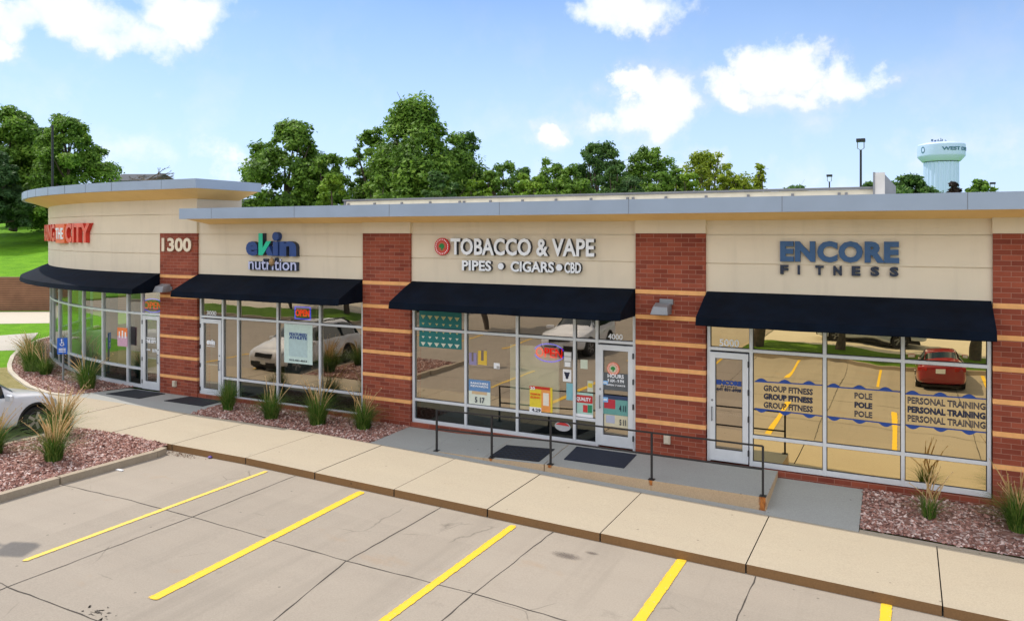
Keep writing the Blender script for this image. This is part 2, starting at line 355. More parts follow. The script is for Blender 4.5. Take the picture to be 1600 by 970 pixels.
b = grid([-27.34,-20,-13,-6.46], [-33,-17.2], lambda x, y: gz(x)-.15); kindS(b.build('parking_lot', M_LOT))
for xs_ in ([-90,-60,-27.5],[-6.3,10,60]): b = grid(xs_, [-33,-21.5], lambda x, y: gz(x)-.06); kindS(b.build('street', M_ROAD))
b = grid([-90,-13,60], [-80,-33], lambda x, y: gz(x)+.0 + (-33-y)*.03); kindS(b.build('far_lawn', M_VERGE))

# sidewalk: panels with joints
JX = [.44+2.45*2, .44+2.45, .46, -2.22, -4.63, -6.82, -8.9, -10.9, -12.85, -15.18, -17.4, -19.9, -22.3, -24.6]
JX = [10.2, 7.8] + JX
YN, YF = -3.97, -1.66
b = MB()
for i in range(len(JX)-1):
    x1, x0 = JX[i]-.009, JX[i+1]+.009
    yf = YF
    dz = rnd.uniform(-.004,.004)
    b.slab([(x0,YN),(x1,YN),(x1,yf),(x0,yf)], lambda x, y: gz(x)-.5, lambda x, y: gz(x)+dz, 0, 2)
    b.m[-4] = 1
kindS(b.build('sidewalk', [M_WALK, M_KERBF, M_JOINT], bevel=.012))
b = MB()
b.slab([(-24.6,YN+.03),(10.2,YN+.03),(10.2,YF),(-24.6,YF)], lambda x,y: gz(x)-.5, lambda x,y: gz(x)-.03); b2 = b
kindS(b.build('sidewalk_base', M_JOINT))

# strip and slabs against the building
def bedz(x, y):                      # from the sidewalk edge up to the wall base
    t = max(0, min(1, (y-YF)/(-YF))); return gz(x)*(1-t) + .17*t
def sheet(name, pts, zoff, mat, skirt=.3, sides=None, n=1):
    bb = MB(); bb.slab(pts, lambda x, y: bedz(x, y)-skirt, lambda x, y: bedz(x, y)+zoff, 0); return kindS(bb.build(name, mat))
sheet('entry_slab', [(-22.55,-1.655),(-17.3,-1.655),(-17.6,-.02),(-22.1,-.02)], .0, M_SLAB)
sheet('walk_slab', [(-2.30,-1.655),(-.73,-1.655),(-.73,-.02),(-2.30,-.02)], .0, M_SLAB)
sheet('ramp_apron', [(-11.25,-1.655),(-9.8,-1.655),(-9.8,-.02),(-11.25,-.02)], .0, M_SLAB)
# ramp and raised landing
YR = -1.46
def rampz(x, y):
    t = max(0, min(1, (x+9.8)/(9.8-6.83))); f = gz(x)*(1-t)+.2*t; w = .17+.13*t
    s = (y-YR)/(-YR); return f*(1-s)+w*s
b = MB()
for (x0, x1) in ((-9.8,-8.3),(-8.292,-6.838),(-6.822,-4.5),(-4.5,-2.3)):
    b.add([(x0,YR,gz(x0)-.2),(x1,YR,gz(x1)-.2),(x1,-.02,gz(x1)-.2),(x0,-.02,gz(x0)-.2),(x0,YR,rampz(x0,YR)),(x1,YR,rampz(x1,YR)),(x1,-.02,rampz(x1,0)),(x0,-.02,rampz(x0,0))],
          [(4,5,6,7)], 0)
    b.add([(x0,YR,gz(x0)-.2),(x1,YR,gz(x1)-.2),(x1,-.02,gz(x1)-.2),(x0,-.02,gz(x0)-.2),(x0,YR,rampz(x0,YR)),(x1,YR,rampz(x1,YR)),(x1,-.02,rampz(x1,0)),(x0,-.02,rampz(x0,0))],
          [(0,1,5,4),(1,2,6,5),(3,0,4,7)], 1)
kindS(b.build('ramp', [M_SLAB, M_RAMPF], bevel=.012))
b = MB(); b.slab([(-9.8,-1.655),(-2.3,-1.655),(-2.3,-1.46),(-9.8,-1.46)], lambda x,y: gz(x)-.2, lambda x,y: gz(x)+.001); kindS(b.build('ramp_footing_strip', M_SLAB))

# gravel beds
M_GRAV = None
def m_gravel(name, cols, k=1.0):
    m, t, b, o = nmat(name)
    vo = N(t, 'ShaderNodeTexVoronoi', Scale=22); g_ = t.nodes.new('ShaderNodeNewGeometry'); t.links.new(g_.outputs['Position'], vo.inputs['Vector'])
    s = t.nodes.new('ShaderNodeSeparateColor'); t.links.new(vo.outputs['Color'], s.inputs[0])
    c = ramp(t, s.outputs[0], [(.0, cols[0]), (.3, cols[1]), (.62, cols[2]), (.97, cols[3])])
    t.links.new(c, b.inputs['Base Color']); b.inputs['Roughness'].default_value = .85
    bump(t, b, vo.outputs['Distance'], -1, .05); return m
def m_stone(name, cols):
    m, t, b, o = nmat(name)
    at = t.nodes.new('ShaderNodeAttribute'); at.attribute_name = 'tone'
    c = ramp(t, at.outputs['Fac'], [(0, cols[0]), (.35, cols[1]), (.7, cols[2]), (.97, cols[3])])
    t.links.new(c, b.inputs['Base Color']); b.inputs['Roughness'].default_value = .8; return m
GC = [(.15,.07,.055), (.32,.15,.11), (.46,.25,.20), (.75,.60,.54)]
M_GRAV = m_gravel('gravel_ground', [tuple(x*.6 for x in c) for c in GC]); M_STONE = m_stone('gravel_stone', GC)
ROCK = []
for a in range(6):
    pass
def inside(p, poly):
    x, y = p; c = False; n = len(poly)
    for i in range(n):
        x0, y0 = poly[i]; x1, y1 = poly[(i+1) % n]
        if (y0 > y) != (y1 > y) and x < (x1-x0)*(y-y0)/(y1-y0)+x0: c = not c
    return c
def gravel(name, poly, zf, label, dens=620, size=.024, grid_n=10):
    xs = [p[0] for p in poly]; ys = [p[1] for p in poly]
    area = abs(sum(poly[i][0]*poly[(i+1) % len(poly)][1]-poly[(i+1) % len(poly)][0]*poly[i][1] for i in range(len(poly))))/2
    b = MB(); n = int(area*dens); rr = np.random.RandomState(len(name)+int(area*10)); tone = []
    b.add([(x, y, zf(x, y)) for x, y in poly], [tuple(range(len(poly)))], 0); tone += [.3]
    k = 0
    while k < n:
        x = rr.uniform(min(xs), max(xs)); y = rr.uniform(min(ys), max(ys))
        if not inside((x, y), poly): continue
        k += 1; s = size*rr.uniform(.55, 1.5); z = zf(x, y)+rr.uniform(-.01,.02)
        q = rr.normal(size=(6, 3))*.22; base = np.array([(1,0,0),(0,1,0),(-1,0,0),(0,-1,0),(0,0,.75),(0,0,-.75)])+q
        a = rr.uniform(0, 6.3); ca, sa = math.cos(a), math.sin(a)
        v = base*np.array([s*1.3, s*.85, s]); v = np.stack([v[:,0]*ca-v[:,1]*sa+x, v[:,0]*sa+v[:,1]*ca+y, v[:,2]+z], 1)
        b.add(v.tolist(), [(0,1,4),(1,2,4),(2,3,4),(3,0,4),(1,0,5),(2,1,5),(3,2,5),(0,3,5)], 1); tone += [rr.uniform(0,1)]*8
    o = b.build(name, [M_GRAV, M_STONE], recalc=False)
    at = o.data.attributes.new('tone', 'FLOAT', 'FACE'); at.data.foreach_set('value', tone)
    return tag(o, label, 'gravel', kind='stuff')
gravel('gravel_bed', [(-17.3,-1.66),(-11.25,-1.66),(-11.25,-.02),(-17.6,-.02)], lambda x,y: bedz(x,y)+.0, 'reddish brown gravel bed under the windows between the two doormat entrances')
gravel('gravel_bed', [(-.72,-1.52),(5.5,-1.52),(5.5,-.02),(-.72,-.02)], lambda x,y: bedz(x,y)+.0, 'reddish brown gravel bed at the right end below the yellow mirrored windows')
b = MB(); b.slab([(-.72,-1.655),(10.2,-1.655),(10.2,-1.52),(-.72,-1.52)], lambda x,y: gz(x)-.3, lambda x,y: gz(x)+.002); kindS(b.build('bed_edging', M_WALK))
# island
ISL = [(-18.75,-8.6),(-15.3,-8.6),(-15.2,-4.3),(-15.35,-3.98),(-18.75,-3.98)]
gravel('gravel_bed', ISL, lambda x,y: .17+.05*math.sin((x+18.75)*.88)*1.0, 'pinkish gravel filling the parking island beside the white car', dens=700, size=.025)
b = MB()
def kerb_run(b, pts, w, z0, z1, m=0):
    for (a, c) in zip(pts[:-1], pts[1:]):
        a = Vector((*a, 0)); c = Vector((*c, 0)); d = (c-a); L = d.length; d.normalize(); n = Vector((-d.y, d.x, 0)); g_ = .004
        p = [a+d*g_, c-d*g_, c-d*g_+n*w, a+d*g_+n*w]
        b.slab([(q.x, q.y) for q in p], z0, z1, m)
kerb_run(b, [(-15.12,-9.5),(-15.10,-6.68)], .16, -.1, .2); kerb_run(b, [(-15.10,-6.66),(-14.98,-4.5),(-15.05,-4.2)], .16, -.1, .2)
kerb_run(b, [(-18.75,-3.99),(-18.75,-6.6),(-18.75,-9.5)], .15, -.1, .2)
kindS(b.build('island_kerb', M_KERB, bevel=.025))
# leaf litter in the corner of the island kerb
b = MB()
for i in range(150):
    a = rnd.gauss(-14.75,.28); c = -4.05-abs(rnd.gauss(0,.12)); s = rnd.uniform(.01,.035); z = gz(a)-.15+.008
    v = [(a+rnd.uniform(-s,s), c+rnd.uniform(-s,s), z+rnd.uniform(0,.02)) for _ in range(4)]
    b.poly(v)
tag(b.build('leaf_litter', flat('litter', (.16,.09,.05), .9)), 'dark dry leaf litter gathered where the island kerb meets the sidewalk', 'leaf litter', kind='stuff')
# tower bed
CX0, CY0, RT = -20.6, 19.6, 19.6
def arcp(deg, r): a = R(deg); return (CX0 - r*math.sin(a), CY0 - r*math.cos(a))
ed = [(-22.5,-1.66),(-23.3,-1.72),(-24.9,-1.35),(-26.75,-.65),(-28.3,.02),(-29.6,.74),(-31.5,1.95),(-33.3,3.3),(-35.2,5.2),(-36.8,7.6),(-37.9,10)]
gl_ = [arcp(a, RT-.05) for a in range(4, 62, 3)]
gravel('gravel_bed', ed + gl_[::-1], lambda x, y: .19, 'brownish pink gravel bed curving round the foot of the rounded glass front', dens=420)
b = MB(); kerb_run(b, ed[::-1], -.14, .0, .235); kindS(b.build('bed_edging', M_EDGE, bevel=.02))
# left lawns and paths
b = MB(); b.slab([(-120,-17),(-60,-17),(-60,-4),(-24.6,-3.97),(-24.6,-1.66),(-23,-1.6),(-26.75,-.6),(-33.3,3.35),(-37.9,10),(-37.9,60),(-120,60)], -.5, .17); kindS(b.build('lawn', M_GRASS))
b = MB(); b.poly([(-30.5,-3.9,.176),(-24.7,-3.9,.176),(-24.5,-1.5,.176),(-26.9,-.72,.176),(-29.4,.5,.176),(-30.2,-1.6,.176)]); kindS(b.build('dry_verge', M_DRY))
pl = [G(-150,555), G(36,547.5), G(78,521), G(-150,538)]
pl = [G(-150,551), G(36,546), G(60,519), G(-150,534)]
b = MB(); b.poly([(x, y, .18) for x, y in pl]); kindS(b.build('path', M_PATH))
pl = [G(-150,507), G(90,504), G(90,486), G(-150,488)]
b = MB(); b.poly([(x, y, .18) for x, y in pl]); kindS(b.build('street', M_ROAD))
# retaining wall and lawn slope
def m_courses():
    m, t, b, o = nmat('retaining_block')
    w = N(t, 'ShaderNodeTexWave', Scale=2.2, Distortion=.6, Detail=3); w.bands_direction = 'Z'
    g_ = t.nodes.new('ShaderNodeNewGeometry'); t.links.new(g_.outputs['Position'], w.inputs['Vector'])
    c = ramp(t, w.outputs[0], [(.1, (.10,.05,.03)), (.5, (.24,.11,.06)), (.9, (.31,.15,.08))])
    c = mixc(t, .4, c, ramp(t, noise(t, 1.4, 5), [(.3, (.13,.06,.035)), (.7, (.32,.16,.09))]))
    t.links.new(c, b.inputs['Base Color']); b.inputs['Roughness'].default_value = .9; return m
wd = Vector((.886,.463,0)); wa = Vector((-50,13.0,0)); wn_ = Vector((-.463,.886,0))
p0 = wa - wd*26; p1 = wa + wd*11
b = MB()
b.slab([(p0.x,p0.y),(p1.x,p1.y),(p1.x+wn_.x*.4,p1.y+wn_.y*.4),(p0.x+wn_.x*.4,p0.y+wn_.y*.4)], 0, 2.3)
tag(b.build('retaining_wall', m_courses()), 'long low brown retaining wall below the green slope at far left', 'wall')
b = MB(); vs = []; prof = [(.4,2.22),(8,3.0),(18,4.2),(28,5.5),(38,6.4),(60,6.6),(120,6.6)]
for t_, z in prof:
    for s_ in (-60, -26, 0, 11, 12): vs.append(tuple(wa + wd*s_ + wn_*t_ + Vector((0,0,z))))
n = 5
b.add(vs, [(j*n+i, j*n+i+1, (j+1)*n+i+1, (j+1)*n+i) for j in range(len(prof)-1) for i in range(n-1)])
kindS(b.build('grass_slope', M_GRASS, smooth=True))

# lot joints, painted stripes
def strip(b, pts, w, zo, jag=0, m=0):
    out = []
    for (a, c) in zip(pts[:-1], pts[1:]):
        L = math.dist(a, c); n = max(1, int(L/.22)) if jag else max(1, int(L/2.0))
        for i in range(n): out.append((a[0]+(c[0]-a[0])*i/n, a[1]+(c[1]-a[1])*i/n))
    out.append(pts[-1]); L_ = []; R_ = []
    dx, dy = pts[-1][0]-pts[0][0], pts[-1][1]-pts[0][1]; l = math.hypot(dx, dy); nx, ny = -dy/l, dx/l
    for x, y in out:
        j = rnd.uniform(-jag, jag); ww = w*(rnd.uniform(.5,1.5) if jag else 1)/2
        L_.append((x+nx*(ww+j), y+ny*(ww+j))); R_.append((x-nx*(ww-j), y-ny*(ww-j)))
    vs = [(x, y, gz(x)-.15+zo) for x, y in L_+R_]; k = len(out)
    b.add(vs, [(i, i+1, k+i+1, k+i) for i in range(k-1)], m)
b = MB()
for pts in ([(-15.1,-6.64),(-11.45,-6.62),(-7.86,-6.68),(-5.56,-6.62),(-2.0,-6.75),(8,-6.7)], [(-14.9,-9.6),(-11.45,-9.75),(-7,-9.7),(0,-9.7),(8,-9.7)],
            [(-11.4,-3.99),(-11.4,-6.62),(-11.5,-9.8),(-11.5,-17)], [(-7.8,-3.99),(-7.86,-6.68),(-7.45,-9.0),(-7.5,-17)], [(-5.5,-3.99),(-5.58,-6.6),(-5.54,-17)],
            [(-2.06,-3.99),(-2.1,-9.7),(-2.1,-17)], [(1.6,-3.99),(1.6,-17)], [(5,-3.99),(5,-17)], [(-15,-12.8),(9,-12.9)], [(-30,-6.6),(-19,-6.6)], [(-30,-9.7),(-19,-9.7)]):
    for a_, c_ in zip(pts[:-1], pts[1:]): strip(b, [a_, c_], .017, .004, .010)
# a broken patch on one joint
x0, y0 = G(150,955,-.15)
for i in range(26):
    x = x0+rnd.gauss(0,.16); y = y0+rnd.gauss(0,.05); s = rnd.uniform(.01,.05)
    b.poly([(x+rnd.uniform(-s,s)*1.8, y+rnd.uniform(-s,s), gz(x)-.145) for _ in range(4)])
kindS(b.build('pavement_joint', M_JOINT, recalc=False))
ST = [(-12.12,-4.12,-9.1,.10,M_YELF),(-9.6,-4.1,-8.95,.16,M_YEL),(-6.22,-4.12,-9.0,.13,M_YEL),(-3.22,-4.0,-9.0,.155,M_YEL),(-.25,-3.99,-9.0,.14,M_YEL),(2.75,-3.99,-9.0,.14,M_YEL),(5.75,-3.99,-9,.14,M_YEL),(-21.6,-3.99,-9,.14,M_YEL),(-24.4,-3.99,-9,.14,M_YEL)]
for i, (x, ya, yb, w, mm) in enumerate(ST):
    b = MB(); xb = x-.03 if i != 1 else x+.18
    strip(b, [(x, ya), (xb, yb)], w, .008)
    for (cx_, cy_) in ((x, ya), (xb, yb)): b.poly([(cx_+w*.5*math.cos(i*.5236)*rnd.uniform(.8,1.05), cy_+.05*math.sin(i*.5236)*rnd.uniform(.6,1.2), gz(cx_)-.15+.0095) for i in range(12)])
    for _ in range(70):
        t_ = rnd.random(); sx_ = rnd.choice((-1,1)); px_, py_ = x+(xb-x)*t_+sx_*w*.5, ya+(yb-ya)*t_; l_ = rnd.uniform(.02,.10); h_ = rnd.uniform(.003,.010)
        b.poly([(px_-sx_*.01,py_-l_,gz(px_)-.1408),(px_+sx_*h_,py_-l_*.4,gz(px_)-.1408),(px_+sx_*h_*.8,py_+l_*.5,gz(px_)-.1408),(px_-sx_*.01,py_+l_,gz(px_)-.1408)])
    kindS(b.build('parking_stripe', mm, recalc=False))
for i, x in enumerate((-24.5,-21.6,-18.6,-15.7,-12.7,-9.8,-6.8,-3.9,-.9,2.6,5.6,8.6)):
    b = MB(); strip(b, [(x,-13.0),(x,-17.1)], .13, .008); kindS(b.build('parking_stripe', M_YEL))
# small litter and oil stain
x, y = G(187,735,-.15); b = MB(); b.box(x-.09,x+.09,y-.03,y+.03,gz(x)-.146,gz(x)-.125); tag(b.build('paper_scrap', M_WHITE), 'small white scrap of paper lying on the parking lot', 'litter')
x, y = G(330,715,-.15); b = MB(); b.lathe([(.02,0),(.05,.015),(.05,.03),(.02,.05)], (x,y-.03,gz(x)-.146), 10); tag(b.build('bottle_cap', flat('purple', (.12,.06,.3), .5)), 'tiny purple wrapper lying against the sidewalk kerb', 'litter')
def m_oil():
    m, t, b, o = nmat('oil'); b.inputs['Base Color'].default_value = (.16,.13,.11,1); b.inputs['Roughness'].default_value = .6
    g_ = t.nodes.new('ShaderNodeTexCoord'); n = N(t, 'ShaderNodeTexNoise', Scale=9, Detail=6, Roughness=.7); t.links.new(g_.outputs['Object'], n.inputs['Vector'])
    gr = t.nodes.new('ShaderNodeTexGradient'); gr.gradient_type = 'SPHERICAL'; t.links.new(g_.outputs['Object'], gr.inputs['Vector'])
    mm = N(t, 'ShaderNodeMath', operation='MULTIPLY'); t.links.new(n.outputs[0], mm.inputs[0]); t.links.new(gr.outputs[0], mm.inputs[1])
    t.links.new(ramp(t, mm.outputs[0], [(.18, (0,0,0)), (.5, (.8,.8,.8))]), b.inputs['Alpha']); return m
M_OIL = m_oil()
for (px, py, s) in ((885,868,.30),(925,864,.14)):
    x, y = G(px, py, -.15); b = MB(); b.quad((-1,-1,0),(1,-1,0),(1,1,0),(-1,1,0)); o = kindS(b.build('oil_stain', M_OIL)); o.location = (x, y, gz(x)-.15+.006); o.scale = (s*1.5, s*.7, 1); o.rotation_euler = (0, .0235, 0)
# ================================================================== the retail building
BLD = empty('retail_building', (-9, 0, .17), 'long cream and red brick retail strip with rounded corner tower and dark awnings', 'building')
ZB = .1
PIERS = [(-20.59,-18.96,[3.72+.05,3.155,2.54,1.93,1.31,.70]), (-12.76,-11.25,[3.80,3.19,2.58,2.0,1.40,.79]), (-5.29,-3.76,[3.82,3.27,2.71,2.15,1.58,1.0]), (1.40,3.0,[3.79,3.22,2.66,2.07,1.49,.9]), (9.2,10.8,[3.79,3.22,2.66,2.07,1.49,.9])]
for i, (x0, x1, bands) in enumerate(PIERS):
    b = MB(); b.box(x0, x1, 0, .5, -.4, 5.09); p = b.build('brick_pier', M_BRICK, BLD)
    for z in bands:
        s = MB(); s.box(x0-.002, x1+.002, -.004, .3, z-.045, z+.045); s.build('accent_band', M_BAND, p)
# bays (x0, x1)
BAYS = [(-18.96,-12.76), (-11.25,-5.29), (-3.76,1.40), (3.0,9.2)]
b = MB()
for x0, x1 in BAYS:
    b.box(x0, x1, .06, .45, 3.3, 4.449); b.box(x0, x1, .085, .45, 4.449, 4.471); b.box(x0, x1, .06, .45, 4.471, 5.049); b.box(x0, x1, .085, .45, 5.049, 5.071); b.box(x0, x1, .06, .45, 5.071, 5.5)
for x0, x1, _ in PIERS: b.box(x0-.01, x1+.01, -.025, .4, 5.092, 5.5) if x0 > -19 else None
b.build('wall_panel', M_EIFS, BLD)
b = MB()
for x0, x1 in BAYS: b.box(x0-.2, x1+.2, .45, .6, 3.3, 5.5)
b.box(-18.96, 11, .3, .6, 5.3, 5.7); b.box(-18.9, 11, 17.7, 18, -.4, 5.6); b.box(10.7, 11, .6, 17.7, -.4, 5.6); b.box(-20.6, -20.3, 1.9, 17.7, -.4, 5.6)
b.build('rear_wall', M_EIFS2, BLD)
b = MB()
for x0, x1 in BAYS: b.box(x0, x1, .03, .4, -.4, .285)
b.build('plinth', M_BRICK, BLD)
# main roof: fascia, sloped soffit, deck
FX0, FX1 = -18.65, 11.3
b = MB(); b.box(FX0, FX1, -.9, -.82, 5.50, 5.80); b.box(FX0, FX0+.08, -.82, 1.9, 5.50, 5.80)
x = -17.35
while x < 11: b.box(x-.006, x+.006, -.903, -.85, 5.505, 5.798, 1); x += 3.05
fa = b.build('fascia', [M_FASCIA, flat('seam', (.17,.19,.22), .6)], BLD)
b = MB(); b.add([(FX0+.08,-.82,5.515),(FX1,-.82,5.515),(FX1,.07,5.36),(FX0+.08,.07,5.36)], [(0,1,2,3)])
b.add([(FX0+.08,-.82,5.515),(FX0+.08,.07,5.36),(FX0+.08,.07,5.55),(FX0+.08,-.82,5.55)], [(0,1,2,3)])
b.build('soffit', M_SOFFIT, BLD)
b = MB(); b.box(FX0+.08, FX1, -.82, 18, 5.62, 5.70); b.build('roof', M_ROOF, BLD)
# rooftop screen rail
ys = 3.0
x0s, x1s = -15.75, -.55
b = MB(); b.box(x0s, x1s, ys, ys+.08, 5.66, 6.09); b.build('roof_screen', flat('screen_panel', (.74,.68,.55), .7), BLD)
b = MB(); b.box(x0s-.1, x1s, ys-.06, ys+.14, 6.10, 6.15)
x = x0s+.1; k = 0
while x < x1s: 
    b.box(x-.03, x+.03, ys-.05, ys, 5.66, 6.03); k += 1
    if k % 5 == 0: b.box(x+.12, x+.18, ys-.05, ys, 5.66, 6.03)
    x += 1.02
b.box(x0s-.1, x0s, ys, ys+4, 5.66, 6.1); b.build('screen_rail', flat('rail_grey', (.20,.205,.22), .5, .2), BLD)
b = MB(); xr = -.62
b.box(xr, xr+.2, ys-.1, ys+.1, 5.66, 6.46, 0); b.slab([(xr+.2,ys),(xr+.42,ys+.25),(xr+.42,ys+.3),(xr+.2,ys+.05)], 5.66, lambda x, y: 6.42-(x-xr-.2)*1.2, 1)
b.box(xr-.04, xr, ys-.12, ys+.1, 5.66, 6.47, 1)
b.build('screen_end_panel', [flat('panel_white', (.66,.64,.62), .6), M_GALV], BLD)

# awnings
def awning(x0, x1, name='awning'):
    P = [(.06,3.87),(-.28,3.735),(-.62,3.57),(-.93,3.42),(-.965,3.27)]
    b = MB(); nf = max(2, int((x1-x0)/1.25)); n = nf*6; vs = []
    for i in range(n+1):
        x = x0+(x1-x0)*i/n
        for j, (y, z) in enumerate(P): vs.append((x, y, z - (.022*math.sin(math.pi*((i % 6)/6)) if j in (1,2) else (.010*math.sin(math.pi*((i % 6)/6)) if j in (3,4) else 0))))
    k = len(P)
    b.add(vs, [(i*k+j, i*k+j+1, (i+1)*k+j+1, (i+1)*k+j) for i in range(n) for j in range(k-1)])
    b.add([(x, y+.012, z-.014) for x, y, z in vs], [(i*k+j, (i+1)*k+j, (i+1)*k+j+1, i*k+j+1) for i in range(n) for j in range(k-1)])
    for x in (x0, x1):
        b.add([(x, y, z) for y, z in P]+[(x,.06,3.27)], [tuple(range(k+1))])
    o = b.build(name, M_AWN, BLD, recalc=False, smooth=True)
    b = MB()
    for i in range(nf+1):
        x = x0+.02+(x1-x0-.04)*i/nf; b.tube((x,.05,3.82), (x,-.91,3.39), .012, n=6)
    b.tube((x0+.02,-.93,3.29), (x1-.02,-.93,3.29), .014, n=6)
    b.build('awning_frame', M_ALUD, o); return o
for x0, x1 in BAYS: awning(x0+.02, x1-.02)

# storefronts: y of the glass
YG = .12
def storefront(x0, x1, zs, zl, zt, zh, mull, door=None, glass=M_GLASS, name='window', lowskip=None):
    """mull: x of inner mullions; door: (xa, xb) opening without the low rail"""
    win = MB(); w = .032
    xs = [x0+w] + mull + [x1-w]
    for x in xs: win.box(x-w, x+w, .06, .17, zs-.02, zh)
    def rail(z, xa, xb, h=w): win.box(xa, xb, .064, .166, z-h, z+h)
    cells = list(zip(xs[:-1], xs[1:])); panes = []
    for (a, c) in cells:
        isdoor = door and abs((a+c)/2-(door[0]+door[1])/2) < .25
        rail(zt, a+w, c-w); rail(zh-.03, a+w, c-w)
        panes.append((a+w, c-w, zt+w, zh-.06))
        if not isdoor:
            rail(zs+.03, a+w, c-w, .05); rail(zl, a+w, c-w); panes += [(a+w, c-w, zs+.08, zl-w), (a+w, c-w, zl+w, zt-w)]
    wo_ = empty(name, (x0, .1, zs)); wo_.parent = BLD; wo_.location = Vector((x0,.1,zs))-OFF[BLD.name]
    win.build('frame', M_ALU, wo_, bevel=.004)
    gb = MB(); gk = MB()
    for (a, c, z0, z1) in panes:
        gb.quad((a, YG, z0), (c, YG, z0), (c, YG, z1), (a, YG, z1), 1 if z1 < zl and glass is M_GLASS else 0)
        e = .014
        for q in ((a,a+e,z0,z1),(c-e,c,z0,z1),(a+e,c-e,z0,z0+e),(a+e,c-e,z1-e,z1)): gk.box(q[0], q[1], YG-.012, YG-.003, q[2], q[3])
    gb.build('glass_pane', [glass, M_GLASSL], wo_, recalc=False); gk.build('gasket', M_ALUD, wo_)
    return wo_, panes
def door_leaf(xa, xb, z0, z1, hinge='r', glass=M_GLASS):
    d = empty('door', ((xa+xb)/2, .08, z0)); d.parent = BLD; d.location = Vector(((xa+xb)/2,.08,z0))-OFF[BLD.name]
    b = MB(); s = .115; y0, y1 = .045, .15
    b.box(xa+.035, xa+.035+s, y0, y1, z0+.02, z1-.04); b.box(xb-.035-s, xb-.035, y0, y1, z0+.02, z1-.04)
    b.box(xa+.035+s, xb-.035-s, y0, y1, z0+.02, z0+.26); b.box(xa+.035+s, xb-.035-s, y0, y1, z1-.16, z1-.04)
    b.build('door_frame', M_ALU, d, bevel=.004)
    b = MB(); b.quad((xa+.15,.1,z0+.26),(xb-.15,.1,z0+.26),(xb-.15,.1,z1-.16),(xa+.15,.1,z1-.16)); b.build('glass_pane', glass, d, recalc=False)
    e = .014; gk = MB()
    for q in ((xa+.15,xa+.15+e,z0+.26,z1-.16),(xb-.15-e,xb-.15,z0+.26,z1-.16),(xa+.15+e,xb-.15-e,z0+.26,z0+.26+e),(xa+.15+e,xb-.15-e,z1-.16-e,z1-.16)): gk.box(q[0], q[1], .088, .097, q[2], q[3])
    gk.build('gasket', M_ALUD, d)
    b = MB(); hx = xa+.09 if hinge == 'r' else xb-.09
    b.tube((hx,.0,z0+.85),(hx,.0,z0+1.15),.014); b.tube((hx,.0,z0+.87),(hx,.05,z0+.87),.012); b.tube((hx,.0,z0+1.13),(hx,.05,z0+1.13),.012)
    b.tube((hx,.046,z0+1.28),(hx,.036,z0+1.28),.025, n=12); b.build('door_handle', M_GALV, d)
    ins = MB(); ins.box(xa+.13, xb-.13, .17, .2, z0+.95, z0+.99); ins.build('push_bar', M_ALU, d)
    kx = xb-.03 if hinge == 'r' else xa+.03
    for z in (z0+.25, z0+.95, z0+1.5, z1-.25): hb = MB(); hb.box(kx-.014, kx+.014, .03, .06, z-.06, z+.06); hb.build('hinge', M_ALUD, d)
    return d
ZH = 3.34
storefront(-18.92,-12.79, .24,.82,2.60, ZH, [-17.97,-17.35,-15.82,-14.28], door=(-18.9,-17.97))
D2 = door_leaf(-18.90,-17.98, .19, 2.57, 'l')
storefront(-11.23,-5.31, .29,.86,2.66, ZH, [-9.66,-8.24,-6.77,-6.22], door=(-6.22,-5.31))
D3 = door_leaf(-6.22,-5.33, .31, 2.63, 'r')
storefront(-3.74,1.38, .32,.91,2.67, ZH, [-2.84,-1.43,-.05], door=(-3.72,-2.84), glass=M_GOLD)
D4 = door_leaf(-3.72,-2.86, .31, 2.64, 'r', m_glass('door_film_glass', (.4,.36,.3), (.80,.68,.52), .62, .004, .8))
storefront(3.02,9.18, .3,.88,2.67, ZH, [4.5,6.0,7.6], glass=M_GLASS)

# interiors
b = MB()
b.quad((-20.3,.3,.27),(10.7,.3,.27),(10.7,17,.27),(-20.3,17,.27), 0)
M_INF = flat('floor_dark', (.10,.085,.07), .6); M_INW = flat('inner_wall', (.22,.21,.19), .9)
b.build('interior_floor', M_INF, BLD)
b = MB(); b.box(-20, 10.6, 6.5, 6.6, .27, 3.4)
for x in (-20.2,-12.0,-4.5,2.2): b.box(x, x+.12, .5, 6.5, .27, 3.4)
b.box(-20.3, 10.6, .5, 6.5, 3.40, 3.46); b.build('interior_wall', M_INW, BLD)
b = MB(); b.box(W(797,600,.2)[0],W(873,600,.2)[0],.2,.26,.9,2.42); b.build('partition', flat('pale_green', (.80,.88,.72), .8), BLD)
for q_ in ((-11,-9.6,1.0,1.5,.27,.9),(-9.5,-9.0,.7,1.2,.27,.85),(-17.0,-15.5,1.6,2.2,.27,1.2),(-14.9,-13.2,2.4,2.9,.27,1.1)): b = MB(); b.box(*q_); b.build('counter', flat('counter', (.12,.16,.18), .5), BLD)

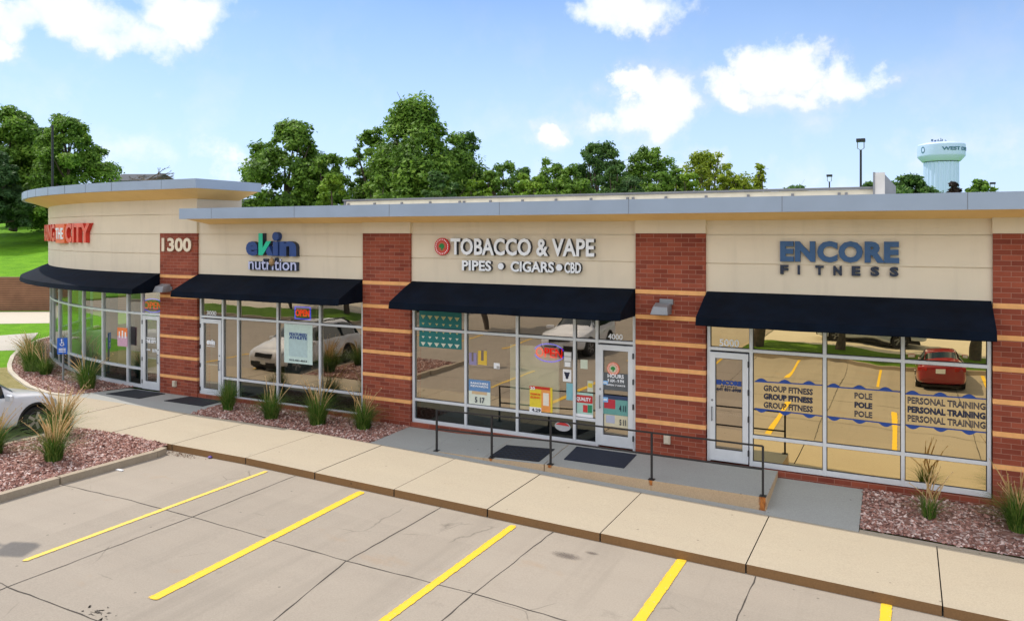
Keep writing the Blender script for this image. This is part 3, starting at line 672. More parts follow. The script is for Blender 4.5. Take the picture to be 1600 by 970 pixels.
# ------------------------------------------------------------------ rounded corner tower
def arcwall(b, r0, r1, z0, z1, a0=0, a1=56, n=28, m=0, ends=True):
    """solid ring segment, z0/z1 may be (outer, inner) pairs"""
    vs = []; 
    z0o, z0i = z0 if isinstance(z0, tuple) else (z0, z0); z1o, z1i = z1 if isinstance(z1, tuple) else (z1, z1)
    for i in range(n+1):
        a = a0+(a1-a0)*i/n
        xo, yo = arcp(a, r0); xi, yi = arcp(a, r1)
        vs += [(xo,yo,z0o),(xo,yo,z1o),(xi,yi,z1i),(xi,yi,z0i)]
    fs = []
    for i in range(n):
        for j in range(4): fs.append((i*4+j, i*4+(j+1) % 4, (i+1)*4+(j+1) % 4, (i+1)*4+j))
    if ends: fs += [(0,1,2,3), (n*4+3,n*4+2,n*4+1,n*4)]
    return b.add(vs, fs, m)
TW = empty('corner_tower', (-20.6, 0, .17)); TW.parent = BLD; TW.location = Vector((-20.6,0,.17))-OFF[BLD.name]
b = MB()
for z0, z1, r in ((3.4,4.449,19.6),(4.449,4.471,19.57),(4.471,5.049,19.6),(5.049,5.071,19.57),(5.071,5.649,19.6),(5.649,5.671,19.57),(5.671,6.3,19.6)):
    arcwall(b, r, 18.0, z0, z1, 0, 56, 40); 
for z0, z1, y in ((5.092,5.649,-.01),(5.649,5.671,.005),(5.671,6.3,-.01)): b.box(-20.6,-18.96,y,1.75,z0,z1)
b.build('tower_wall', M_EIFS, TW, smooth=True)
b = MB(); arcwall(b, 20.5, 20.4, 6.38, 6.65, 0, 56, 24); b.box(-20.6,-17.97,-.9,-.8,6.38,6.65); b.box(-18.07,-17.97,-.8,1.6,6.38,6.65)
for a in range(3, 56, 4):
    x, y = arcp(a, 20.5); dx, dy = -math.cos(R(a)), math.sin(R(a)); b.obox((x, y, 6.515), (dx*.006, dy*.006, 0), (-dy*.004, dx*.004, 0), (0,0,.132), 1)
b.obox((-19.4,-.9,6.515), (.006,0,0), (0,.004,0), (0,0,.132), 1); b.build('tower_fascia', [M_FASCIA, MC['seam']], TW, smooth=True)
b = MB(); arcwall(b, 20.4, 19.55, (6.39, 6.1), (6.42, 6.3), 0, 56, 40)
b.add([(-20.6,-.8,6.39),(-18.07,-.8,6.39),(-18.90,.02,6.12),(-20.6,.05,6.1)], [(0,1,2,3)]); b.add([(-18.07,-.8,6.39),(-18.07,1.6,6.39),(-18.92,1.6,6.12),(-18.92,.0,6.12)], [(0,1,2,3)]); b.build('soffit', M_SOFFIT, TW, smooth=True)
b = MB(); arcwall(b, 20.42, 17.9, 6.55, 6.60, 0, 56, 30); b.box(-20.6,-18.0,-.82,1.75,6.55,6.60); b.build('roof', M_ROOF, TW)
# tower awning
P = [(.06,3.87),(-.28,3.735),(-.62,3.57),(-.95,3.42),(-.985,3.27)]
b = MB(); vs = []; n = 40
for i in range(n+1):
    a = 58*i/n
    for y, z in P: vs.append((*arcp(a, 19.6-y), z))
k = len(P); b.add(vs, [(i*k+j, (i+1)*k+j, (i+1)*k+j+1, i*k+j+1) for i in range(n) for j in range(k-1)])
b.add([(-20.6, y, z) for y, z in P]+[(-20.6,.06,3.27)], [tuple(range(k+1))])
b.build('awning', M_AWN, TW, smooth=True, recalc=False)
# tower glazing
ANG = [4.97, 9.43, 13.9, 18.1, 22.3, 26.6, 30.9, 35.2, 39.5, 43.8, 48.1, 52.4, 56.7]
tw = empty('curved_window', (-22.3, .2, .19)); tw.parent = TW; tw.location = Vector((-22.3,.2,.19))-OFF[TW.name]
b = MB(); ZS = .21
for a in [2.75] + ANG:
    x, y = arcp(a, 19.5); ux, uy = -math.cos(R(a)), math.sin(R(a)); w = .034
    b.obox((x, y, (ZS+3.45)/2), (ux*w, uy*w, 0), (-uy*.055, ux*.055, 0), (0,0,(3.45-ZS)/2))
for z, h in ((.26,.05),(.80,.032),(2.55,.032),(3.42,.03)): arcwall(b, 19.552, 19.448, z-h, z+h, 2.75, 56.7, 44)
b.box(-20.66,-20.59,.06,.17,.17,3.45); b.box(-21.5,-20.6,.064,.166,2.52,2.584)
b.build('frame', M_ALU, tw)
b = MB(); al = [2.75]+ANG
for a0, a1 in zip(al[:-1], al[1:]):
    (xa, ya), (xb, yb) = arcp(a0, 19.5), arcp(a1, 19.5)
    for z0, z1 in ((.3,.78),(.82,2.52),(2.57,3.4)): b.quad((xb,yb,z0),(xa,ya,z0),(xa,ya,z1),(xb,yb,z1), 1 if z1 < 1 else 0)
b.quad((-21.5,.12,2.58),(-20.65,.12,2.58),(-20.65,.12,3.4),(-21.5,.12,3.4))
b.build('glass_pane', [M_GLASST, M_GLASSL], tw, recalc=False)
D1 = door_leaf(-21.50,-20.64, .18, 2.54, 'l', M_GLASST)
b = MB(); arcwall(b, 15.5, 15.3, .2, 3.45, 0, 56, 20); b.box(-20.72,-20.62,.3,4.2,.2,3.45); arcwall(b, 19.3, 15.5, 3.45, 3.5, 0, 56, 20); b.build('interior_wall', flat('tower_inner', (.30,.31,.29), .9), TW)
b = MB(); arcwall(b, 19.45, 15.3, .15, .2, 0, 56, 20); b.build('interior_floor', flat('tower_floor', (.32,.30,.26), .5), TW)
for a, r, s in ((6.5,18.2,.5),(9,17.2,.6),(16,17.5,.7),(24,17.4,.6)):
    x, y = arcp(a, r); b = MB(); b.box(x-s, x+s, y-.3, y+.3, .2, 1.05); b.build('reception_counter', flat('pale_wood', (.45,.38,.28), .6), TW)
x, y = arcp(8.4, 18.6); b2_ = MB(); b2_.box(x-.25, x+.1, y-.1, y+.3, .2, 3.3); b2_.build('teal_panel', flat('teal_panel', (.07,.17,.19), .6), TW); x, y = arcp(12.6, 18.8); b2_ = MB(); b2_.box(x-.1, x+.12, y-.1, y+.2, .2, 3.3); b2_.build('teal_panel', MC['teal_panel'], TW)
b = MB()
for a, r in ((6.9,17.6),):
    x, y = arcp(a, r); b.tube((x,y,3.45),(x,y,2.85),.01); b.lathe([(.02,2.85),(.12,2.72),(.1,2.7)], (x,y,0), 12)
tag(b.build('pendant_lamp', emis('pendant_glow', (1,.45,.12), .8), TW))

# ================================================================== fixtures on the wall
def wall_lamp(x0, x1, z0, z1, y0, label, flip=1):
    b = MB(); xm = (x0+x1)/2
    b.box(x0+.12, x1-.02, y0-.06, y0, z1-.12, z1)            # mount plate
    b.add([(x0,y0-.36,z0),(x1-.05,y0-.36,z0),(x1-.05,y0-.04,z0),(x0,y0-.04,z0),(x0+.05,y0-.30,z0+.17),(x1-.08,y0-.30,z0+.17),(x1-.05,y0-.04,z0+.24),(x0+.03,y0-.04,z0+.24)],
          [(0,3,2,1),(4,5,6,7),(0,1,5,4),(1,2,6,5),(2,3,7,6),(3,0,4,7)])
    return tag(b.build('wall_lamp', M_GALV, bevel=.015), label, 'wall lamp')
wall_lamp(-4.86,-4.42,3.36,3.68,0, 'grey wedge shaped wall lamp on the brick pier left of the gym awning')
wall_lamp(-20.46,-19.98,3.30,3.46,-.02, 'grey wall lamp at the awning end on the brick pier with the house number')
def outlet(x, z, label):
    b = MB(); b.box(x-.07, x+.07, -.07, 0, z-.09, z+.09); b.box(x-.05, x+.05, -.085, -.07, z-.07, z+.07); return tag(b.build('outlet_box', flat('outlet_beige', (.55,.48,.38), .6), bevel=.01), label, 'outlet box')
outlet(W(274,599)[0], W(274,599)[1], 'beige electric outlet box low on the leftmost brick pier')
outlet(W(1043,686)[0], W(1043,686)[1], 'small grey outlet box at the foot of the brick pier beside the landing')

# ------------------------------------------------------------------ text
def text_mesh(txt, x0, x1, z0, z1, y, depth, face, side=None, bold=0.0, outline=0.0, name='lettering', parent=None, space=1.0, bevel=0, fit=True, label=None, cat=None, seg=3):
    cu = bpy.data.curves.new('t', 'FONT'); cu.body = txt; cu.size = 1; cu.extrude = .05; cu.offset = bold; cu.space_character = space; cu.resolution_u = seg
    if outline: cu.fill_mode = 'NONE'; cu.bevel_depth = outline; cu.extrude = 0; cu.bevel_resolution = 0
    o = bpy.data.objects.new('t', cu); COL.objects.link(o); dg = bpy.context.evaluated_depsgraph_get()
    me = bpy.data.meshes.new_from_object(o.evaluated_get(dg)); bpy.data.objects.remove(o)
    n = len(me.vertices); co = np.empty(n*3); me.vertices.foreach_get('co', co); co = co.reshape(n, 3)
    mn, mxx = co.min(0), co.max(0)
    X = x0+(co[:,0]-mn[0])/(mxx[0]-mn[0])*(x1-x0); Z = z0+(co[:,1]-mn[1])/(mxx[1]-mn[1])*(z1-z0); Yv = y-depth*(co[:,2]-mn[2])/max(1e-6, (mxx[2]-mn[2]))
    V = np.stack([X, Yv, Z], 1)
    b = MB(); b.v = V.tolist(); b.f = [tuple(p.vertices) for p in me.polygons]
    b.m = [0]*len(b.f)
    if side is not None:
        for i, p in enumerate(me.polygons):
            b.m[i] = 0 if p.normal.z > .5 else 1
    ob = b.build(name, [face, side] if side is not None else [face], parent, recalc=False)
    bm = bmesh.new(); bm.from_mesh(ob.data); bmesh.ops.remove_doubles(bm, verts=bm.verts, dist=1e-5); bmesh.ops.recalc_face_normals(bm, faces=bm.faces); bm.to_mesh(ob.data); bm.free()
    if label: tag(ob, label, cat)
    bpy.data.meshes.remove(me)
    return ob
def join(objs, name, parent=None):
    """one mesh from several letterings"""
    a = objs[0]; bm = bmesh.new(); mats = []
    for o in objs:
        base = len(bm.faces); bm.from_mesh(o.data); bm.faces.ensure_lookup_table()
        mp = []
        for m in o.data.materials:
            if m not in mats: mats.append(m)
            mp.append(mats.index(m))
        for f in bm.faces[base:]: f.material_index = mp[f.material_index] if f.material_index < len(mp) else 0
    me = bpy.data.meshes.new(name); bm.to_mesh(me); bm.free()
    for m in mats: me.materials.append(m)
    par = a.parent; off = OFF.get(a.name, Vector((0,0,0)))
    for o in objs: bpy.data.objects.remove(o)
    r = bpy.data.objects.new(name, me); COL.objects.link(r)
    if par: r.parent = par
    OFF[r.name] = off.copy() if off else Vector((0,0,0)); return r
M_LW = flat('letter_white', (.88,.90,.95), .35, var=.02); M_LD = flat('letter_return', (.03,.035,.05), .5)
M_LB = flat('letter_blue', (.035,.10,.23), .5, var=.12, sc=8); M_LN = flat('letter_navy', (.02,.03,.06), .5); M_LNB = flat('letter_royal', (.018,.06,.24), .5)
YS = .06
# --- tobacco sign
sg = empty('shop_sign', (-8.3, .06, 4.2), 'white raised tobacco and vape letters with a round red badge over the middle awning', 'sign')
text_mesh('TOBACCO & VAPE', -10.02,-6.24,4.56,4.97,YS,.11,M_LW,M_LD,bold=.028,name='lettering',parent=sg, space=1.02)
text_mesh('PIPES', -9.70,-8.88,4.18,4.43,YS,.10,M_LW,M_LD,bold=.03,name='lettering',parent=sg)
text_mesh('CIGARS', -8.36,-7.23,4.18,4.43,YS,.10,M_LW,M_LD,bold=.03,name='lettering',parent=sg)
text_mesh('CBD', -6.97,-6.56,4.18,4.43,YS,.10,M_LW,M_LD,bold=.03,name='lettering',parent=sg).data
for x in (-8.62,-7.10):
    b = MB(); b.lathe([(.085,YS),(.085,YS-.1)], (x,0,4.305), 20, axis='y', m=1); b.lathe([(.078,YS-.1),(.078,YS-.104)], (x,0,4.305), 20, axis='y'); b.build('dot', [M_LW, M_LD], sg)
def badge(x, z, r, y, parent, name='badge', ring=(.62,.02,.02), inner=(.75,.72,.62), rim=None):
    b = MB(); b.lathe([(r,y),(r,y-.05)], (x,0,z), 32, axis='y', m=0); b.lathe([(r*.62,y-.05),(r*.62,y-.056)], (x,0,z), 28, axis='y', m=1)
    bl = [(.0,.38),(.22,.34),(.36,.14),(.38,-.1),(.18,-.2),(.12,-.42),(-.1,-.42),(-.08,-.16),(-.34,-.14),(-.38,.12),(-.2,.32)]
    b.poly([(x+u*r, y-.060, z+v*r) for u, v in bl], 2)
    for i in range(22):
        a = 2*math.pi*i/22; cx_, cz_ = x+math.cos(a)*r*.81, z+math.sin(a)*r*.81; s = r*.05
        b.quad((cx_-s,y-.054,cz_-s*1.4),(cx_+s,y-.054,cz_-s*1.4),(cx_+s,y-.054,cz_+s*1.4),(cx_-s,y-.054,cz_+s*1.4), 3)
    return b.build(name, [flat('badge_ring%s' % name, ring, .5), flat('badge_inner%s' % name, inner, .5), flat('badge_green', (.02,.22,.05), .5), M_LW if rim is None else rim], parent, recalc=False)
badge(-10.29, 4.76, .215, YS-.03, sg, inner=(.55,.10,.06))
# --- gym sign
sg = empty('shop_sign', (-1.2, .06, 4.2), 'raised blue ENCORE letters over smaller dark FITNESS letters above the right awning', 'sign')
text_mesh('ENCORE', -2.26,-.11,4.52,4.94,YS,.07,M_LB,M_LN,bold=.055,parent=sg, space=1.1)
for i, ch in enumerate('FITNESS'):
    x = -2.26+i*(1.985/6.0); text_mesh(ch, x, x+(.155 if ch != 'I' else .045), 4.27,4.455,YS,.06,M_LN,M_LN,bold=.05,parent=sg)
# --- nutrition sign
sg = empty('shop_sign', (-15.9, .06, 4.0), 'chunky blue and green logo over small white nutrition lettering above the unit 3000 awning', 'sign')
text_mesh('e', -16.88,-16.42,4.45,4.86,YS,.14,M_LNB,M_LN,bold=.045,parent=sg)
b = MB(); b.box(-15.86,-15.66,YS-.14,YS,4.45,4.86); b.build('letter_stem', M_LNB, sg, bevel=.02); b = MB(); b.lathe([(.125,YS),(.125,YS-.13),(.11,YS-.14)], (-15.76,0,5.0), 20, axis='y'); o_ = b.build('letter_dot', [M_LNB], sg); o_.scale = (1,1,1); text_mesh('n', -15.60,-14.99,4.45,4.87,YS,.14,M_LNB,M_LN,bold=.055,parent=sg)
b = MB()
kp = [(-16.38,4.47),(-16.22,4.47),(-15.90,4.87),(-16.08,4.87),(-16.22,4.68),(-16.22,5.09),(-16.38,5.09)]
n = len(kp); y0 = YS-.155
b.add([(x, y0, z) for x, z in kp]+[(x, YS, z) for x, z in kp], [tuple(range(n))], 0); b.add([(x, y0, z) for x, z in kp]+[(x, YS, z) for x, z in kp], [(i, (i+1) % n, n+(i+1) % n, n+i) for i in range(n)], 1)
b.build('check_mark', [flat('letter_green', (.01,.56,.34), .45, var=.04), M_LN], sg)
b = MB(); kq = [(-16.13,4.60),(-16.0,4.74),(-15.84,4.46),(-16.05,4.46)]; n = 4
b.add([(x, YS-.14, z) for x, z in kq]+[(x, YS, z) for x, z in kq], [tuple(range(n))]+[(i, (i+1) % n, n+(i+1) % n, n+i) for i in range(n)], 0); b.build('leg_stroke', M_LNB, sg)
b = MB(); b.box(-16.85,-14.99,YS-.07,YS,4.045,4.29); b.box(-16.30,-16.10,YS-.07,YS,4.29,4.37); b.box(-15.86,-15.74,YS-.07,YS,4.29,4.40); b.build('backing', M_LN, sg, bevel=.02)
text_mesh('nutrition', -16.82,-15.02,4.05,4.37,YS-.074,.03,flat('letter_lavender',(.55,.58,.85),.4,var=.02),M_LN,bold=.01,parent=sg)
b = MB(); b.lathe([(.02,0),(.075,.05),(.085,.12),(.05,.2),(.01,.24)], (-15.90,YS-.13,4.17), 12); b.build('leaf_emblem', flat('emblem_tan', (.38,.24,.11), .7, var=.4, sc=20), sg)
# --- house number
sg = text_mesh('1300', -20.46,-19.16,4.53,4.95,0,.05,flat('number_cream',(.78,.66,.50),.5),flat('number_side',(.35,.2,.14),.6),bold=.035,name='house_number',label='cream raised house number 1300 on the leftmost brick pier',cat='house number')
# --- curved sign on the tower
sg = empty('shop_sign', (*arcp(18, 19.65), 4.7), 'red and orange raised lettering ending in THE CITY curving round the corner tower', 'sign')
M_RED = flat('letter_red', (.62,.03,.015), .45); M_ORG = flat('letter_orange', (.88,.14,.02), .45); M_ORF = flat('letter_face', (.80,.10,.04), .4)
def curved(ob, rr, depth):
    off = OFF[ob.name]
    for v in ob.data.vertices:
        w = v.co+off; s = w.x; a = s/19.6; r_ = rr-w.y                    # x = arc length measured from the corner
        v.co = Vector((CX0-r_*math.sin(-a), CY0-r_*math.cos(-a), w.z))-off
def ctext(t, s0, s1, z0, z1, depth, f, sd, bold, y=0): o = text_mesh(t, s0, s1, z0, z1, y, depth, f, sd, bold=bold, parent=sg); curved(o, 19.6, depth); return o
ctext('CITY', -5.9,-3.72,4.76,5.44,.14,M_ORF,M_RED,.035); ctext('WAXING', -11.2,-7.30,4.78,5.42,.14,M_ORF,M_RED,.03)
b = MB()
def cbox(b, s0, s1, z0, z1, y0, y1, m=0):
    n = 4
    for i in range(n):
        a, c = s0+(s1-s0)*i/n, s0+(s1-s0)*(i+1)/n; vs = []
        for z in (z0, z1):
            for s_, y in ((a,y0),(c,y0),(c,y1),(a,y1)): vs.append((CX0+(19.6-y)*math.sin(s_/19.6), CY0-(19.6-y)*math.cos(s_/19.6), z))
        b.add(vs, [(0,3,2,1),(4,5,6,7),(0,1,5,4),(1,2,6,5),(2,3,7,6),(3,0,4,7)], m)
cbox(b, -7.2,-6.0,4.74,5.42,-.13,0); b.build('sign_box', M_ORG, sg)
ctext('THE', -7.08,-6.12,4.88,5.28,.02,M_LW,M_LW,.02,y=-.132)
# tenant numbers on the transoms
def glasstext(t, px0, px1, pyt, pyb, mat=M_LW, parent=None, bold=.02, outline=0, y=.112, name='unit_number', space=1.0):
    xa, xb = W(px0, 500, y)[0], W(px1, 500, y)[0]; xm = (px0+px1)/2
    za, zb = W(xm, pyb, y)[1], W(xm, pyt, y)[1]
    return text_mesh(t, xa, xb, za, zb, y, .002, mat, None, bold=bold, outline=outline, name=name, parent=parent, space=space)
def zfix(t, px0, px1, z0, z1, **k): pass
glasstext('5000', 1124, 1155, 530, 541.5, parent=D4); glasstext('4000', 950, 973, 521.5, 530.5, parent=D3); glasstext('3000', 323, 338, 485.5, 492.5, parent=D2)
M_VN = flat('vinyl_navy', (.012,.018,.05), .5, var=.02); M_VB = flat('vinyl_blue', (.012,.06,.30), .5, var=.03)
YD = .085
glasstext('ENCORE', 1119.5,1158.5,594.5,602, M_VB, D4, .07, y=YD, name='lettering'); glasstext('FITNESS', 1126,1151,603.5,605.5, M_VN, D4, .03, y=YD, name='lettering', space=1.5); glasstext('641 831-6908', 1119.5,1158,606.5,611.5, M_VN, D4, .04, y=YD, name='lettering')
glasstext('WAXING', 228.5,243,527,530, M_LW, D1, .05, y=YD, name='lettering'); glasstext('THE CITY', 228.5,244,531,536, M_LW, D1, .07, y=YD, name='lettering')
glasstext('HOURS', 229,235,545,547.5, M_LW, D1, .03, y=YD, name='lettering'); glasstext('9AM-7PM', 238,245,545,551, M_LW, D1, .03, y=YD, name='lettering')
glasstext('evin', 323,336,530,538.5, M_LW, D2, .07, y=YD, name='lettering'); glasstext('nutrition', 323,336,539.5,541.5, M_LW, D2, .02, y=YD, name='lettering')

# vinyl ribbons and words on the yellow mirrored windows
vin = empty('window_lettering', (-.7, .11, 1.2), 'dark blue vinyl waves and fitness class words across the yellow mirrored windows', 'window lettering')
def wave(px0, px1, py0, py1, up):
    x0, x1 = W(px0, 600, .112)[0], W(px1, 600, .112)[0]; z0 = W(px0, py0, .112)[1]; z1 = W(px1, py1, .112)[1]
    b = MB(); n = 60; top = []; bot = []
    for i in range(n+1):
        t = i/n; x = x0+(x1-x0)*t; z = z0+(z1-z0)*t; h = .022+.058*max(0, math.sin((x*2*math.pi/.46)))**1.0
        if up: top.append((x,.112,z+h)); bot.append((x,.112,z))
        else: top.append((x,.112,z)); bot.append((x,.112,z-h))
    b.add(bot+top, [(i,i+1,n+1+i+1,n+1+i) for i in range(n)]); b.build('ribbon', M_VB, vin, recalc=False)
wave(1179,1285,596.5,602.5,True); wave(1292,1409,604.5,613,True); wave(1415,1543,616,624.5,True)
wave(1179,1285,637,649,False); wave(1292,1409,649.5,663,False); wave(1415,1543,662.5,675,False)
def word(t, px0, px1, pyL, pyR, hpx, out, bold):
    x0, x1 = W(px0,600,.112)[0], W(px1,600,.112)[0]; pm = (px0+px1)/2; py = (pyL+pyR)/2
    zt = W(pm, py-hpx/2, .112)[1]; zb = W(pm, py+hpx/2, .112)[1]
    text_mesh(t, x0, x1, zb, zt, .112, .002, M_VN, None, bold=bold, outline=.034 if out else 0, parent=vin, seg=2)
word('GROUP FITNESS',1193,1270,606,612.5,9.5,1,0); word('GROUP FITNESS',1193,1270,619,625.5,9.5,0,.055); word('GROUP FITNESS',1193,1270,632.5,639,9.5,1,0)
word('POLE',1335,1363,617.5,620,9.5,1,0); word('POLE',1335,1363,632,634.5,9.5,0,.055); word('POLE',1335,1363,646,648.5,9.5,1,0)
word('PERSONAL TRAINING',1418,1540,626,634,10.5,1,0); word('PERSONAL TRAINING',1418,1540,640.5,648.5,10.5,0,.055); word('PERSONAL TRAINING',1418,1540,654.5,663,10.5,1,0)

# ------------------------------------------------------------------ posters (thin boards just inside the glass)
def board(px0, px1, pyt, pyb, y, mat, name, label, cat='poster', texts=(), deco=None, th=.01):
    xa, xb = W(px0, 550, y)[0], W(px1, 550, y)[0]; zb = W((px0+px1)/2, pyb, y)[1]; zt = W((px0+px1)/2, pyt, y)[1]
    root = empty(name, ((xa+xb)/2, y, zb), label, cat)
    b = MB(); b.box(xa, xb, y, y+th, zb, zt); b.build('sheet', mat, root)
    w, h = xb-xa, zt-zb
    for (t, u0, u1, v0, v1, mm) in texts:
        text_mesh(t, xa+u0*w, xa+u1*w, zb+v0*h, zb+v1*h, y-.0125, .002, mm, None, bold=.03, parent=root, seg=2)
    for i_, (u0, u1, v0, v1, mm) in enumerate(deco or ()):
        b = MB(); b.box(xa+u0*w, xa+u1*w, y-.002-.0015*(i_+1), y-.001, zb+v0*h, zb+v1*h); b.build('panel', mm, root)
    return root
K = lambda n, c: flat('print_'+n, c, .6, var=.08, sc=12)
yi = .112; yo = .095
board(444,488,504.5,568,yi,K('ice',(.62,.78,.74)),'poster','pale icy poster with a framed dark blue heading behind the glass of unit 3000', texts=[('FEATURED',.2,.82,.68,.75,M_VB),('ATHLETE',.2,.82,.60,.67,M_VB),('515-421-4213',.2,.82,.055,.1,M_VN)], deco=[(.17,.83,.17,.77,K('ice2',(.48,.64,.66)))])
board(732.5,766,593.5,634,yi,K('paper',(.72,.76,.66)),'poster','blue topped price poster reading 517 low in the unit 4000 window', texts=[('RANCHERS',.1,.92,.83,.91,M_LW),('REWARDS',.1,.92,.72,.80,M_LW),('5 17',.3,.75,.12,.34,M_VN)], deco=[(.0,1,.56,1,K('sky',(.13,.27,.52))),(.15,.85,.44,.56,K('tan',(.62,.45,.27)))])
board(827.5,863,604,645,yi,K('yellow',(.80,.62,.04)),'poster','yellow and red price poster with a pale bottle shape in the unit 4000 window', texts=[('20',.03,.25,.86,.98,M_LW),('PREMIUM',.05,.48,.66,.74,M_ORG),('BLEND',.05,.48,.54,.62,M_ORG),('4.29',.1,.5,.03,.16,M_VN)], deco=[(.52,.92,.06,.9,K('orange',(.85,.33,.08))),(.6,.85,.3,.78,K('cream',(.85,.78,.66))),(0,.52,0,.2,M_WHITE),(0,.9,.9,1,M_RED)])
bd = board(879.5,892.5,577,596,yi,M_WHITE,'sticker','white square sticker with a black animal face beside the unit 4000 side window')
X, Z = W(886, 585, yi); X, Z = W(886, 586.5, yi)
b = MB(); 
for dx, dz, r in ((0,.02,.055),(-.05,.06,.022),(.05,.06,.022),(0,-.045,.035)): b.lathe([(r, yi-.003),(r, yi-.007)], (X+dx,0,Z+dz), 14, axis='y')
b.build('animal_face', M_VN, bd)
board(881,893,549.5,573.5,yi,K('grey',(.40,.38,.36)),'sticker','column of small white print stickers above the animal sticker', deco=[(.05,.95,.72,.95,K('wht',(.7,.7,.7))),(.05,.95,.40,.66,K('wht',(.7,.7,.7))),(.15,.85,.04,.32,M_WHITE)])
board(885,896.5,598.5,625,yi,K('aqua',(.22,.48,.55)),'sticker','tall aqua strip sticker below the animal sticker')
board(898.5,926.5,613.5,651,yi,K('mint',(.42,.62,.55)),'poster','small poster with a tilted red banner in the narrow window beside the unit 4000 door', texts=[('QUALITY',.1,.9,.64,.82,M_LW)], deco=[(.02,.98,.58,.9,K('deepred',(.55,.03,.03))),(.45,.7,.2,.5,K('crimson',(.6,.04,.04))),(.72,.95,.2,.52,K('green',(.03,.25,.12))),(0,1,0,.12,M_WHITE)])
board(918,926.5,595,612,yi,K('card',(.6,.62,.5)),'sticker','little yellow and grey card in the narrow window left of the unit 4000 door', deco=[(.1,.9,.4,.8,K('mustard',(.7,.55,.05)))])
board(907,918,562,576,yi,K('green2',(.62,.68,.55)),'sticker','pale paper notice high in the narrow window beside the unit 4000 door')
board(942,981,583,610,.086,K('hourgrey',(.10,.11,.12)),'sticker','dark hours sign on the unit 4000 door glass', texts=[('HOURS',.2,.85,.72,.95,M_LW),('9 AM - 9 PM',.2,.85,.46,.66,M_LW),('OPEN 7 DAYS',.15,.9,.26,.36,M_LW)])
board(942,981,622,648,.086,K('teal3',(.14,.36,.33)),'poster','teal price card reading 4 11 on the unit 4000 door', texts=[('4 11',.66,.93,.25,.62,M_VN)], deco=[(.05,.5,.35,.9,K('crimson2',(.5,.03,.05))),(0,1,.92,1.15,K('navy2',(.03,.05,.12)))])
board(944,981,648.5,667,.086,K('beige3',(.66,.60,.42)),'poster','beige price card reading 5 11 near the bottom of the unit 4000 door', texts=[('5 11',.66,.92,.2,.7,M_VN)], deco=[(.08,.45,.3,.95,K('lav',(.45,.48,.6)))])
for (a, c, t, bt, nm) in ((941,950,594.5,600.5,'upper'),(941,950,620,628,'lower')):
    board(a, c, t, bt, .08, K('cardblue',(.25,.5,.85)), 'sticker', '%s small light blue payment sticker on the unit 4000 door' % nm, deco=[(.2,.8,.35,.65,M_LW)])
x, z = W(958, 576, .08); r_ = empty('sticker', (x, .08, z), 'round orange rimmed sticker with a green tree on the unit 4000 door', 'sticker'); badge(x, z, .145, .125, r_, name='emblem', ring=(.80,.22,.12), inner=(.62,.55,.42))
board(655,721,482,541,.112,K('teal',(.01,.17,.17)),'poster','large teal and gold triangle patterned poster in the top left of the unit 4000 window')
pat = MB(); 
for r0 in range(5):
    for c in range(6):
        px = 661+c*10.6; py = 495+r0*10.5+c*.8; x, z = W(px, py, .105)
        s = .075 if r0 % 2 == 0 else .045
        pat.add([(x-s,.108,z+s*.6),(x+s,.108,z+s*.6),(x,.108,z-s*.7)], [(0,1,2)], 0 if r0 < 3 else 1)
rt_ = [o for o in COL.objects if o.get('label','').startswith('large teal')][0]
for o in list(rt_.children): bpy.data.objects.remove(o)
(xa_, zb_), (xb_, zt_) = W(655,541,.112), W(721,482,.112); pat.box(xa_, xb_, .112, .122, zb_, zt_, 2); pat.build('sheet', [K('gold',(.50,.48,.22)), K('palegold',(.62,.66,.55)), K('teal',(.01,.17,.17))], rt_, recalc=False)
board(747,760.5,548,570,yi,K('sign_yellow',(.75,.50,.06)),'window_sign','small yellow letter U sign hanging in the unit 4000 window', cat='window sign', deco=[(.35,.65,.3,1.02,K('dimbrown',(.20,.15,.12)))])
board(733,744.5,551,570,yi,K('violet',(.30,.26,.45)),'window_sign','dim violet sign left of the small yellow sign', cat='window sign', deco=[(.35,.6,.3,1.02,K('dimbrown',(.20,.15,.12)))])
board(771.5,780.5,567,576,yi,M_WHITE,'sticker','small square white notice in the middle of the unit 4000 window', deco=[(.5,.95,.05,.5,K('grey',(.4,.38,.36)))])
x, z = W(879,666,yi); r_ = empty('sticker', (x,yi,z), 'oval grey sticker with a red top low in the unit 4000 window', 'sticker')
b = MB(); b.add([(x+.2*math.cos(i*.3142), yi, z+.11*math.sin(i*.3142)) for i in range(20)], [tuple(range(20))]); b.build('sheet', K('greyoval',(.45,.45,.47)), r_)
b = MB(); b.add([(x+.17*math.cos(i*.3307), yi-.003, z+.02+.07*math.sin(i*.3307)) for i in range(10)], [tuple(range(10))]); b.build('panel', K('deepred',(.55,.03,.03)), r_)
xo, zo = W(187,525,.25)
board(183.5,199,512,541,.0,K('pinkpo',(.62,.36,.48)),'poster','orange and pink poster inside the curved window left of the corner door', deco=[(0,1,.55,1,K('orangepo',(.85,.22,.05))),(.15,.25,.45,.8,M_WHITE),(.45,.58,.45,.85,M_WHITE),(.75,.88,.45,.78,M_WHITE)])

